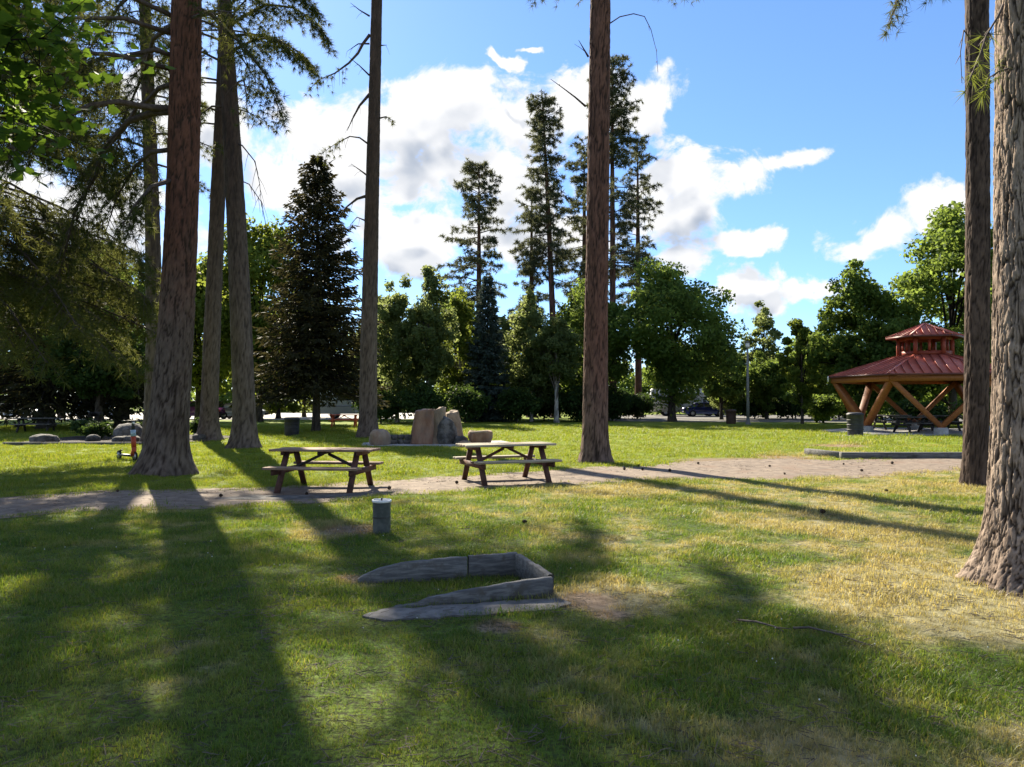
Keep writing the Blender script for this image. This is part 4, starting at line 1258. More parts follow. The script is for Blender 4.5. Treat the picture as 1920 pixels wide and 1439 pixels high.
# --- maple bough hanging into the view on the left, from a tree that stands outside it
def near_maple():
    g = np.random.default_rng(301)
    b = (-7.45, 6.6)
    root = thing('maple_tree', 'broad-leaved maple whose bright bough hangs in front of the olive pine', 'tree', at(*b))
    me, _ = trunk_mesh([(0, 0, 0), (0, 0, 3), (.1, 0, 7)], [(0, .2), (3, .15), (7, .05)], 20, np.linspace(-.15, 7.2, 60), 3, 0.012, 8, 0.25, 0.4)
    part('trunk', me, M['bark_dark'], root)
    w = MB()
    C = []
    for z0, az, L, pt, dr in ((3.2, 96, 3.1, 34, 0.42), (3.6, 82, 3.3, 34, 0.36), (3.9, 104, 3.4, 30, 0.42), (4.3, 90, 3.5, 24, 0.34), (4.6, 70, 3.3, 24, 0.3), (4.6, 112, 3.2, 24, 0.34), (5.2, 94, 3.4, 20, 0.3), (4.0, 60, 2.8, 25, 0.3), (3.4, 90, 2.7, 38, 0.40), (4.1, 98, 2.9, 32, 0.36), (4.8, 84, 3.2, 26, 0.30), (5.5, 88, 3.3, 20, 0.26), (5.6, 102, 3.2, 20, 0.26),
                              (5.0, 140, 2.6, 25, 0.3), (5.3, 20, 2.6, 25, 0.3), (5.6, 260, 2.6, 25, 0.3), (5.4, 320, 2.6, 25, 0.3), (5.0, 200, 2.5, 25, 0.3)):
        P = limb_curve((0, 0, z0), R(az), L, R(pt), dr, g, 8)
        w.tube(P, np.linspace(0.035, 0.006, 8), 5, False)
        for k in range(44):
            t = g.uniform(0.30, 1.0)
            p = np.array([np.interp(t, np.linspace(0, 1, 8), P[:, c]) for c in range(3)])
            e = p + g.normal(0, 0.26, 3) + np.array([0.05, 0, -0.1])
            w.tube([p, e], [0.005, 0.003], 3, False)
            C.append(e)
    w.build('branches', M['bark_dark'], root, True)['kind'] = 'stuff'
    # lobed leaf outline, five points
    out = np.array([(0, 0), (.16, .10), (.40, .02), (.42, .22), (.56, .46), (.36, .50), (.28, .70), (0, 1.0), (-.28, .70), (-.36, .50), (-.56, .46), (-.42, .22), (-.40, .02), (-.16, .10)])
    n_o = len(out)
    V, T = [], []
    n = 0
    for c in C:
        for k in range(6):
            p = c + g.normal(0, 0.10, 3)
            nrm = unit(np.array([g.normal(0, .5), g.normal(0, .5), 0.8]))
            d = unit(np.array([g.normal(0, .6), g.normal(0, .6), -0.5]))
            a = unit(d - nrm * d.dot(nrm))
            bb = np.cross(nrm, a)
            s = g.uniform(0.09, 0.155)
            fold = np.abs(out[:, 0]) * 0.25
            V.append(p + (out[:, :1] * bb + out[:, 1:] * a + fold[:, None] * nrm) * s)
            T += [(n, n + i, n + i + 1) for i in range(1, n_o - 1)]
            n += n_o
    part('crown', np_mesh('crown', np.vstack(V), np.array(T)), M['near_maple'], root)


near_maple()

# ------------------------------------------------------------------ pavilion
def build_pavilion():
    cx_, cy_ = 21.05, 38.0
    z0 = float(gz(cx_, cy_))
    root = thing('pavilion', 'open six-sided picnic pavilion with red metal roof and small cupola', 'pavilion', (cx_, cy_, z0))
    # corner directions: one side faces the lawn, a corner points towards the path
    a0 = math.atan2(-0.66, -0.75)
    ang = [a0 + k * PI / 3 for k in range(6)]

    def ring(r, z, k):
        return Vector((r * math.cos(ang[k % 6]), r * math.sin(ang[k % 6]), z))
    ER, EZ, CR, CZ = 4.55, 2.86, 1.35, 3.86

    def roof(er, ez, cr, cz, nstrip, name, tip=False):
        under = MB()
        for k in range(6):
            a, b, c, d = ring(er - .03, ez - .03, k), ring(er - .03, ez - .03, k + 1), ring(cr, cz - .03, k + 1), ring(cr, cz - .03, k)
            under.add([a, b, c, d], (), [(0, 1, 2, 3)])
        ro = under.build(name, M['glulam'] if not tip else M['red_paint'], root)
        for k in range(6):
            a, b = ring(er, ez, k), ring(er, ez, k + 1)
            c, d = ring(cr, cz, k + 1), ring(cr, cz, k)
            nrm = (b - a).cross(d - a).normalized()
            if nrm.z < 0:
                nrm = -nrm
            # strips run up the slope, cut by the hips
            e = (b - a).normalized()
            mid = (a + b) / 2
            upv = ((c + d) / 2 - mid)
            L, l = (b - a).length, (c - d).length
            for s in range(nstrip):
                x0, x1 = -L / 2 + L * s / nstrip, -L / 2 + L * (s + 1) / nstrip

                def hgt(x):
                    return 1.0 if abs(x) <= l / 2 else max(0.0, (L / 2 - abs(x)) / (L / 2 - l / 2))
                xs = [x0] + [q for q in (-l / 2, l / 2) if x0 < q < x1] + [x1]
                low = [mid + e * x for x in xs]
                hi = [mid + e * x + upv * hgt(x) for x in xs]
                m_ = MB()
                n = len(xs)
                V = [p for p in low] + [p for p in hi]
                V += [p + nrm * 0.012 for p in V[:2 * n]]
                q = []
                for i in range(n - 1):
                    q.append((2 * n + i, 2 * n + i + 1, 3 * n + i + 1, 3 * n + i))
                    q.append((i, i + 1, n + i + 1, n + i))
                    q.append((i, i + 1, 2 * n + i + 1, 2 * n + i))
                q.append((0, n, 3 * n, 2 * n))
                q.append((n - 1, 2 * n - 1, 4 * n - 1, 3 * n - 1))
                m_.add(V, (), q)
                if s and (hi[0] - low[0]).length > 0.1:     # standing seam on the joint
                    m_.bar(low[0] + nrm * 0.03, hi[0] + nrm * 0.03, 0.022, 0.05, nrm)
                m_.build('roof_strip', M['red_roof'], ro)
            # ridge cap on each hip
            MB().bar(a + Vector((0, 0, .04)), d + Vector((0, 0, .04)), 0.12, 0.03).build('hip_cap', M['red_roof'], ro)
            MB().bar(a + Vector((0, 0, -.035)), b + Vector((0, 0, -.035)), 0.03, 0.10).build('drip_edge', M['drip'], ro)
        return ro
    roof(ER, EZ, CR, CZ, 12, 'roof')
    roof(1.80, 4.82, 0.05, 5.50, 6, 'cupola_roof', True)
    for k in range(6):
        a, b = ring(ER - .16, EZ - .20, k), ring(ER - .16, EZ - .20, k + 1)
        MB().bar(a, b, 0.13, 0.30).build('eave_beam', M['glulam'], root)
        # rafter along each hip
        MB().bar(ring(ER - .2, EZ - .16, k), ring(0.6, CZ - .05, k), 0.12, 0.22).build('rafter', M['glulam'], root)
        # cupola posts, sill and head
        p = ring(1.22, 0, k)
        MB().box(p + Vector((0, 0, 4.30)), (0.17, 0.17, 1.10), Matrix.Rotation(ang[k], 3, 'Z')).build('cupola_post', M['red_paint'], root)
        MB().bar(ring(1.22, 3.98, k), ring(1.22, 3.98, k + 1), 0.10, 0.22).build('cupola_sill', M['red_paint'], root)
        MB().bar(ring(1.22, 4.74, k), ring(1.22, 4.74, k + 1), 0.11, 0.20).build('cupola_head', M['red_paint'], root)
        mpost = (ring(1.22, 4.35, k) + ring(1.22, 4.35, k + 1)) / 2
        MB().box(mpost, (0.10, 0.12, 0.62), Matrix.Rotation(ang[k] + PI / 6, 3, 'Z')).build('cupola_mullion', M['red_paint'], root)
        # V posts on concrete plinths at the middle of each side
        m = (ring(ER, 0, k) + ring(ER, 0, k + 1)) / 2 * 0.86
        MB().lathe([(0.0, .34), (0.26, .34), (0.30, .30), (0.34, -.2)], 20, m).build('plinth', M['concrete'], root, True)
        foot = m + Vector((0, 0, 0.36))
        for j in (k, k + 1):
            e = ring(ER - .35, EZ - .28, j)
            t = (e - foot).normalized()
            MB().bar(foot - t * 0.03, e, 0.22, 0.32, m, 0.012).build('brace', M['glulam'], root)
        MB().box(foot + Vector((0, 0, .05)), (0.30, 0.34, 0.24), Matrix.Rotation(ang[k] + PI / 6, 3, 'Z'), 0.02).build('bracket', M['drip'], root)
    # white boards at the two visible eave corners
    for k in (5, 1):
        p = ring(ER + .03, EZ - .13, k)
        MB().box(p, (0.05, 0.30, 0.30), Matrix.Rotation(ang[k], 3, 'Z'), 0.01).build('corner_board', M['white'], root)
    slab = [(cx_ + 5.0 * math.cos(a), cy_ + 5.0 * math.sin(a)) for a in ang]
    s = sheet('pavilion_floor', slab, M['concrete'], 0.07, 'concrete floor slab under the pavilion', 0.06)
    return root


build_pavilion()


# ------------------------------------------------------------------ picnic tables
def picnic_table(label, loc, rz, plank='table_wood', frame='red_stain', group=None, brace='iron'):
    root = thing('picnic_table', label, 'picnic table', loc, rz, group)
    g = random.Random(hash(label) % 1000 if False else len(label))
    pl = MB().box((0, 0, 0), (1.86, 0.136, 0.042), None, 0.006).mesh('plank')
    sp = MB().box((0, 0, 0), (1.70, 0.136, 0.042), None, 0.006).mesh('seat_plank')
    for i in range(5):
        o = part('plank', pl, M[plank], root)
        o.location = (g.uniform(-.015, .015), (i - 2) * 0.151, 0.736 + g.uniform(-.004, .004))
        o.rotation_euler = (g.uniform(-.025, .025), g.uniform(-.003, .003), g.uniform(-.003, .003))
    for s in (-1, 1):
        for k in range(2):
            o = part('seat_plank', sp, M[plank], root)
            o.location = (g.uniform(-.01, .01), s * (0.58 + 0.148 * k), 0.445 + g.uniform(-.003, .003))
    leg = {}
    for s in (-1, 1):
        leg[s] = MB().bar((0, s * 0.20, 0.70), (0, s * 0.62, -0.01), 0.045, 0.10, (1, 0, 0)).mesh('leg')
    for e in (-1, 1):
        x = e * 0.66
        for s in (-1, 1):
            o = part('leg', leg[s], M[frame], root)
            o.location = (x, 0, 0)
        MB().box((x + e * 0.046, 0, 0.692), (0.042, 0.66, 0.085)).build('top_beam', M[frame], root)
        MB().box((x + e * 0.046, 0, 0.372), (0.042, 1.46, 0.10)).build('seat_beam', M[frame], root)
        MB().bar((e * 0.05, 0, 0.66), (x - e * 0.0, 0, 0.37), 0.06, 0.045).build('brace', M[brace], root)
    MB().box((0, 0, 0.688), (0.09, 0.62, 0.05)).build('centre_batten', M[brace], root)
    return root


table = picnic_table('weathered picnic table with thin dark braces on the path near the short pipe', at(-3.42, 13.75), R(-7), 'table_brown')
picnic_table('sun-bleached picnic table with chunky brown legs on the path beside the lone pine', at(-0.12, 14.75), R(22), brace='red_stain')
PT = 'picnic tables under the pavilion roof'
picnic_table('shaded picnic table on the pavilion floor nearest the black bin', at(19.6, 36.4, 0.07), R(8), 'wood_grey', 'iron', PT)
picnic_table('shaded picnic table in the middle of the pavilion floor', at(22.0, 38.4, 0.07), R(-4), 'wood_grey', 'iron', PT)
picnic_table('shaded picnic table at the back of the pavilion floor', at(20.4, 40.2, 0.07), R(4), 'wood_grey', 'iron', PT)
picnic_table('bright orange-red picnic table behind the straight dark pine', at(-10.1, 45.0), R(6), 'orange_table', 'orange_table', None, 'orange_table')
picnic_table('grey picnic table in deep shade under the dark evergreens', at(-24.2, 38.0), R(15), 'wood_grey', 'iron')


# ------------------------------------------------------------------ bins, post, lamp, kerb
def bin_(name, label, loc, r, h, mat, lid=True, rz=0):
    root = thing(name, label, 'trash can', loc, rz)
    MB().lathe([(0, 0), (r * 0.90, 0), (r * 0.93, 0.04), (r * 0.97, h * 0.5), (r, h * 0.92), (r * 1.04, h * 0.93), (r * 1.04, h * 0.97), (r * 0.96, h * 0.97), (r * 0.93, h * 0.6)], 24).build('body', M[mat], root, True)
    if lid:
        MB().lathe([(r * 1.05, h * 0.975), (r * 1.06, h * 1.0), (r * 0.75, h * 1.05), (r * 0.3, h * 1.06), (r * 0.28, h * 1.03)], 24).build('lid', M[mat], root, True)
    for k in range(3):
        MB().lathe([(r * 0.985, h * (.25 + .22 * k)), (r * 1.02, h * (.26 + .22 * k)), (r * 1.02, h * (.28 + .22 * k)), (r * 0.985, h * (.29 + .22 * k))], 24).build('band', M[mat], root, True)
    return root


bin_('trash_can', 'large black trash bin standing beside the pavilion post', at(15.75, 34.3, 0.012), 0.36, 1.0, 'can')
sheet('bin_pad', [(15.0, 33.8), (16.5, 33.8), (16.5, 35.0), (15.0, 35.0)], M['concrete'], 0.012, 'small pale pad under the black bin', 0.01)
bin_('trash_can', 'brown trash barrel by the foot of the lamp post', at(15.3, 52.2), 0.35, 0.95, 'brown_can')
bin_('trash_can', 'dark trash barrel in the shade of the near-black spruce', at(-10.1, 34.3), 0.34, 0.8, 'can')


def pipe_post():
    root = thing('water_standpipe', 'short grey-green pipe post with white rim in the lawn', 'post', at(-1.59, 9.15))
    r, h = 0.108, 0.41
    MB().lathe([(r * 1.0, -0.1), (r, 0.02), (r * 0.985, 0.2), (r, h - 0.045), (r, h - 0.03)], 32).build('pipe', M['bollard'], root, True)
    MB().lathe([(r, h - 0.03), (r * 1.09, h - 0.028), (r * 1.09, h), (r * 0.93, h), (r * 0.93, h - 0.05), (0, h - 0.052)], 32).build('rim', M['white'], root)
    MB().cyl((0, 0, h - 0.06), (0, 0, h + 0.022), 0.012, 10).build('spigot', M['iron'], root)
    MB().bar((-0.10, 0.0, h + 0.006), (0.10, 0.0, h + 0.006), 0.014, 0.012).build('crossbar', M['white'], root)
    MB().lathe([(r * 1.004, .19), (r * 1.02, .195), (r * 1.02, .205), (r * 1.004, .21)], 32).build('band', M['bollard'], root)


pipe_post()


def lamp():
    root = thing('lamp_post', 'slim grey lamp post at the far edge of the lawn', 'lamp post', at(15.95, 50.5))
    MB().tube([(0, 0, -0.1), (0, 0, 2.5), (0, 0, 5.2)], [0.11, 0.09, 0.065], 12).build('pole', M['pole'], root, True)
    MB().lathe([(0.2, 0), (0.2, 0.06), (0.14, 0.12), (0.11, 0.4)], 16).build('base', M['pole'], root, True)
    MB().lathe([(0.0, 5.2), (0.12, 5.2), (0.15, 5.3), (0.13, 5.52), (0.0, 5.60)], 16).build('lamp_head', M['lamp_glass'], root, True)
    MB().lathe([(0.0, 5.66), (0.19, 5.53), (0.17, 5.51), (0.0, 5.51)], 16).build('lamp_cap', M['pole'], root, True)


lamp()


def log_kerb():
    root = thing('timber_edging', 'long low timber edging on the lawn before the pavilion', 'edging', at(10.6, 20.5))
    z = float(gz(10.6, 20.5))
    MB().box((0.85, 0, 0.075), (4.9, 0.17, 0.19), None, 0.012).build('timber', M['wood_grey'], root)
    b = MB().bar((-1.52, 0.10, 0.075), (-1.95, 1.5, 0.085), 0.16, 0.185, bev=0.012)
    b.build('timber', M['wood_grey'], root)


log_kerb()


# ------------------------------------------------------------------ old timber box in the lawn
def timber_box():
    root = thing('timber_box', 'old grey timber box with tapering side boards sunk in the lawn', 'timber box', at(-0.45, 6.3))
    ox, oy = -0.45, 6.3

    def board(name, a, b, prof, th, mat, seed, z0=-0.08):
        """plank standing on edge from a to b; prof = [(t, height)]"""
        a, b = np.array(a) - [ox, oy], np.array(b) - [ox, oy]
        n = 40
        t = np.linspace(0, 1, n)
        h = np.interp(t, *np.array(prof).T)
        d = unit(b - a)
        nn = np.array([-d[1], d[0]])
        j = 0.007 * (fbm(np.stack([t * 14, t * 0 + seed, t * 0], -1), seed, 4) - 0.5) * 2
        c = a + (b - a) * t[:, None]
        rows = []
        for off, top in ((-th / 2, 0), (-th / 2, 1), (-th / 2 + .008, 2), (th / 2 - .008, 2), (th / 2, 1), (th / 2, 0)):
            zz = np.full(n, z0) if top == 0 else h + j - (0.010 if top == 1 else 0)
            rows.append(np.concatenate([c + nn * (off + (j * 0.4)[:, None]), zz[:, None]], 1))
        V = np.stack(rows, 1)            # n, 6, 3
        q = []
        for i in range(n - 1):
            for k in range(6):
                q.append((i * 6 + k, i * 6 + (k + 1) % 6, (i + 1) * 6 + (k + 1) % 6, (i + 1) * 6 + k))
        q += [(0, 1, 2, 3), (0, 3, 4, 5), ((n - 1) * 6, (n - 1) * 6 + 3, (n - 1) * 6 + 2, (n - 1) * 6 + 1), ((n - 1) * 6, (n - 1) * 6 + 5, (n - 1) * 6 + 4, (n - 1) * 6 + 3)]
        m = MB()
        m.add(V.reshape(-1, 3), (), q)
        return m.build(name, M[mat], root)
    # the far side has a joint in its length
    F0, F1, F2, F3 = (-1.36, 6.62), (-0.415, 6.86), (-0.40, 6.864), (0.045, 6.975)
    N0, N1 = (-1.0, 5.84), (0.33, 6.24)
    board('side_plank', F0, F1, [(0, .045), (.04, .08), (.22, .15), (.5, .185), (1, .20)], 0.06, 'old_timber', 1)
    board('side_plank', F2, F3, [(0, .205), (1, .212)], 0.06, 'old_timber', 2)
    board('side_plank', N0, N1, [(0, .0), (.08, .022), (.20, .036), (.26, .066), (.5, .11), (.85, .155), (1, .165)], 0.06, 'old_timber', 3)
    board('end_plank', (0.055, 6.93), (0.325, 6.285), [(0, .212), (1, .172)], 0.055, 'old_timber', 4)
    return root


timber_box()
sheet('footing_strip', worn([(-1.08, 5.54), (-0.92, 5.46), (-0.2, 5.66), (0.36, 5.86), (0.44, 6.02), (0.36, 6.16), (-0.4, 5.94), (-1.02, 5.76)], 0.06), M['old_concrete'], 0.014, 'worn concrete strip along the timber box')


# ------------------------------------------------------------------ standing stones
def rock(name, label, loc, size, seed, mat, rz=0.0, shape='boulder', lean=(0, 0), group=None, sub=4, rough=0.16, parent=None):
    bm = bmesh.new()
    if shape == 'slab':
        bmesh.ops.create_cube(bm, size=1)
        bmesh.ops.subdivide_edges(bm, edges=bm.edges[:], cuts=9, use_grid_fill=True)
    else:
        bmesh.ops.create_icosphere(bm, subdivisions=sub, radius=0.56)
    bm.verts.index_update()
    V = np.array([v.co[:] for v in bm.verts])
    if shape == 'slab':
        c = np.clip(np.abs(V) - 0.42, 0, 1)
        V = V - np.sign(V) * c * 0.35
        top = V[:, 2] > 0.1
        V[:, 0] *= 1 - 0.18 * (V[:, 2] + 0.5)
        V[:, 2] += np.where(top, 0.10 * V[:, 0], 0)
    else:
        V = np.sign(V) * np.abs(V) ** 0.8
        V[:, 2] = np.maximum(V[:, 2], -0.45)
    nrm = unit(V)
    d = (fbm(V * 2.2 + seed * 7.7, seed, 4) - 0.5) * 2 * rough
    facet = np.floor(fbm(V * 1.7 + seed, seed + 5, 2) * 7) / 7 - 0.5
    V = V + nrm * (d + facet * rough * 0.8)[:, None]
    V[:, 2] += 0.46
    V = V * np.array(size)
    V[:, 0] += lean[0] * V[:, 2]
    V[:, 1] += lean[1] * V[:, 2]
    V[:, 2] -= 0.05
    for v, co in zip(bm.verts, V):
        v.co = co
    mb = MB()
    mb.bm(bm)
    o = mb.build(name, M[mat], parent, False)
    o.location = loc
    o.rotation_euler = (0, 0, rz)
    if label:
        tag(o, label, 'rock', group)
    return o


SG = 'stones on the paved pad'
PZ = 0.02
rock('standing_stone', 'tallest upright red and tan sandstone slab on the paved pad', at(-3.32, 27.3, PZ), (0.86, 0.62, 1.42), 3, 'sandstone_red', R(12), 'slab', (0.10, 0), SG, rough=0.09)
rock('standing_stone', 'narrow tan slab leaning against the tallest red sandstone slab', at(-2.74, 27.55, PZ), (0.44, 0.62, 1.46), 5, 'sandstone', R(-6), 'slab', (0.06, 0), SG, rough=0.08)
rock('standing_stone', 'round-shouldered tan sandstone slab behind the grey craggy rock', at(-2.06, 28.1, PZ), (0.62, 0.5, 1.34), 8, 'sandstone', R(10), 'slab', (-0.16, 0), SG, rough=0.10)
rock('craggy_rock', 'dark grey craggy rock between the sandstone slabs', at(-2.42, 27.45, PZ), (0.62, 0.55, 1.02), 9, 'basalt', 0, 'boulder', (0, 0), SG, rough=0.22)
rock('boulder', 'low tan boulder at the end of the stone pad beside the dark pine', at(-4.72, 26.75, PZ), (0.64, 0.5, 0.56), 11, 'sandstone', R(20), 'boulder', (0, 0), SG, rough=0.10)
rock('boulder', 'small dark stone wedged at the foot of the tan slab', at(-1.88, 27.3, PZ), (0.42, 0.36, 0.34), 12, 'basalt', 0, 'boulder', (0, 0), SG, rough=0.16)
rock('boulder', 'pale flat stone beside the stone basin', at(-1.62, 26.9, PZ), (0.5, 0.34, 0.2), 13, 'sandstone', R(-20), 'boulder', (0, 0), SG, rough=0.10)


def stone_basin():
    root = thing('stone_basin', 'squat red-brown stone basin with a hollow pale rim', 'basin', at(-1.13, 26.9, PZ), 0.3, SG)
    prof = [(0.0, -0.02), (0.30, -0.02), (0.36, 0.06), (0.43, 0.28), (0.44, 0.44), (0.41, 0.49), (0.33, 0.48), (0.27, 0.36), (0.0, 0.32)]
    m = MB().lathe(prof, 28)
    V = np.vstack(m.V)
    d = (fbm(V * 4 + 3, 31, 3) - 0.5) * 0.10
    V = V + unit(V * np.array([1, 1, 0.2])) * d[:, None]
    m.V = [V]
    m.build('bowl', M['sandstone_red'], root)
    r = MB().tube([(0.385 * math.cos(a), 0.385 * math.sin(a), 0.47 + 0.015 * math.sin(3 * a)) for a in np.linspace(0, 2 * PI, 25)], 0.045, 8, False)
    r.build('rim', M['sandstone'], root, True)


stone_basin()
lw = thing('low_wall', 'low dark stone wall joining the tan boulder to the red slab', 'wall', at(-4.05, 27.4, PZ), 0.05, None)
gl = random.Random(4)
for c in range(2):
    x = -0.62
    while x < 0.5:
        w = gl.uniform(0.2, 0.34)
        MB().box((x + w / 2, gl.uniform(-.02, .02), 0.09 + c * 0.165), (w - 0.015, 0.34, 0.155), None, 0.02).build('stone', M['basalt'], lw)
        x += w

# rocks, edging and stumps of the mulched bed on the left
BG = 'rocks in the mulched bed'
gb = random.Random(9)
bed_labels = ('small rock at the front edge of the mulched bed', 'round rock beside the small front rock in the mulched bed', 'dark knobbly rock in the mulched bed near the scooter',
              'long low rock at the left end of the mulched bed', 'upright dark rock in the middle of the mulched bed', 'small rock left of the upright rock in the mulched bed', 'broad dark rock at the back of the mulched bed',
              'small rock at the corner of the mulched bed by the thick trunk', 'grey rock half hidden by the scooter stem')
for (x, y, s, m_), lab in zip(((-14.4, 28.4, .4, 'basalt'), (-15.1, 28.9, .45, 'basalt'), (-13.2, 28.6, .6, 'basalt'), (-17.6, 28.2, .6, 'basalt'), (-15.6, 30.4, .9, 'basalt'), (-16.4, 29.3, .4, 'basalt'), (-14.6, 32.0, 1.0, 'basalt'),
                               (-12.2, 29.2, .4, 'basalt'), (-13.6, 30.2, .6, 'basalt')), bed_labels):
    rock('bed_rock', lab, at(x, y, 0.02), (s * gb.uniform(1, 1.5), s, s * gb.uniform(.6, 1.0)), int(40 + x * -3), m_, gb.uniform(0, 3), group=BG, sub=3)
GS = 'low shrubs in the mulched bed'
for i, (x, y, h, w, lab) in enumerate(((-17.0, 30.6, 0.8, 1.3, 'low dark shrub at the left of the mulched bed'), (-13.0, 31.2, 0.9, 1.2, 'low dark shrub behind the scooter'), (-15.4, 31.6, 0.9, 1.4, 'low dark shrub between rocks in the mulched bed'),
                                       (-18.2, 32.2, 0.9, 1.5, 'low dark shrub at the back left of the mulched bed'))):
    shrub(lab, (x, y), h, w, 160 + i, 'maple_dark', GS, 0.09, 18, 70)
ed = thing('bed_edging', 'low concrete edging along the front of the mulched bed', 'edging', at(-15.5, 27.0))
zz = float(gz(-15.5, 27.0))
for i in range(9):
    x0 = -18.4 + i * 0.72
    MB().box((x0 + 0.35 + 15.5, 0.05 + 0.07 * (x0 + 18) * 0.2, 0.015), (0.69, 0.14, 0.15), None, 0.012).build('edging_block', M['old_concrete'], ed)


def grill():
    root = thing('park_grill', 'dark pedestal barbecue grill in the shade of the evergreens', 'grill', at(-20.6, 37.0))
    MB().cyl((0, 0, -0.1), (0, 0, 0.78), 0.045, 10).build('post', M['iron'], root)
    m = MB()
    for (c, s) in (((0, 0, .80), (.52, .40, .02)), ((0, .19, .92), (.52, .02, .24)), ((-.25, 0, .92), (.02, .40, .24)), ((.25, 0, .92), (.02, .40, .24))):
        m.box(c, s)
    m.build('firebox', M['iron'], root)
    for k in range(7):
        MB().cyl((-.25, -.16 + k * .05, .98), (.25, -.16 + k * .05, .98), 0.008, 6).build('grate_bar', M['iron'], root)
    MB().bar((.25, -.1, .98), (.42, -.1, .98), 0.02, 0.02).build('handle', M['iron'], root)


grill()


# ------------------------------------------------------------------ scooter
def scooter():
    root = thing('kick_scooter', 'orange electric kick scooter parked on the grass beside the thick red-barked trunk', 'scooter', at(-10.5, 20.4), R(-38))
    # local: +X is the way it points
    def wheel(x):
        w = MB()
        th = np.linspace(0, 2 * PI, 25)
        w.tube([(x + 0.105 * math.cos(a), 0, 0.125 + 0.105 * math.sin(a)) for a in th], 0.026, 8, False)
        o = w.build('wheel', M['tyre'], root, True)
        MB().cyl((x, -0.022, 0.125), (x, 0.022, 0.125), 0.075, 18).build('hub', M['rim'], o)
    wheel(0.46)
    wheel(-0.46)
    MB().box((0.0, 0, 0.135), (0.66, 0.17, 0.05), None, 0.012).build('deck', M['black'], root)
    MB().box((-0.40, 0, 0.235), (0.22, 0.07, 0.025), Matrix.Rotation(R(-18), 3, 'Y'), 0.006).build('rear_fender', M['black'], root)
    MB().bar((0.30, 0, 0.13), (0.41, 0, 0.33), 0.09, 0.06).build('neck', M['scooter'], root)
    MB().tube([(0.45, 0, 0.13), (0.405, 0, 0.30), (0.385, 0, 0.45)], [0.035, 0.06, 0.06], 12).build('fork', M['scooter'], root, True)
    MB().tube([(0.392, 0, 0.36), (0.36, 0, 0.66)], [0.065, 0.065], 14).build('lower_stem', M['scooter'], root, True)
    MB().tube([(0.36, 0, 0.655), (0.343, 0, 0.83)], [0.068, 0.066], 14).build('stem_label', M['scooter_label'], root, True)
    MB().tube([(0.345, 0, 0.82), (0.322, 0, 1.06)], [0.05, 0.032], 12).build('upper_stem', M['black'], root, True)
    MB().tube([(0.28, -0.26, 1.07), (0.315, -0.1, 1.08), (0.32, 0, 1.08), (0.315, 0.1, 1.08), (0.28, 0.26, 1.07)], 0.016, 8).build('handlebar', M['black'], root, True)
    for s in (-1, 1):
        MB().tube([(0.297, s * 0.17, 1.075), (0.278, s * 0.27, 1.07)], 0.022, 8).build('grip', M['black'], root, True)
    MB().box((0.355, 0, 1.02), (0.05, 0.06, 0.06), None, 0.01).build('headlight', M['lamp_glass'], root)
    MB().cyl((0.05, 0.08, 0.12), (0.0, 0.2, 0.0), 0.012, 6).build('kickstand', M['iron'], root)


scooter()


# ------------------------------------------------------------------ vehicles
def wheels(root, spots, r, w=0.2):
    for (x, y) in spots:
        o = MB().lathe([(r * 0.62, -w / 2), (r * 0.95, -w / 2), (r, -w * 0.3), (r, w * 0.3), (r * 0.95, w / 2), (r * 0.62, w / 2)], 20).build('wheel', M['tyre'], root, True)
        o.location = (x, y, r)
        o.rotation_euler = (R(90), 0, 0)
        MB().lathe([(0, -w * 0.42), (r * 0.3, -w * 0.45), (r * 0.64, -w * 0.38), (r * 0.64, w * 0.38), (r * 0.3, w * 0.45), (0, w * 0.42)], 16).build('rim', M['rim'], o, True)


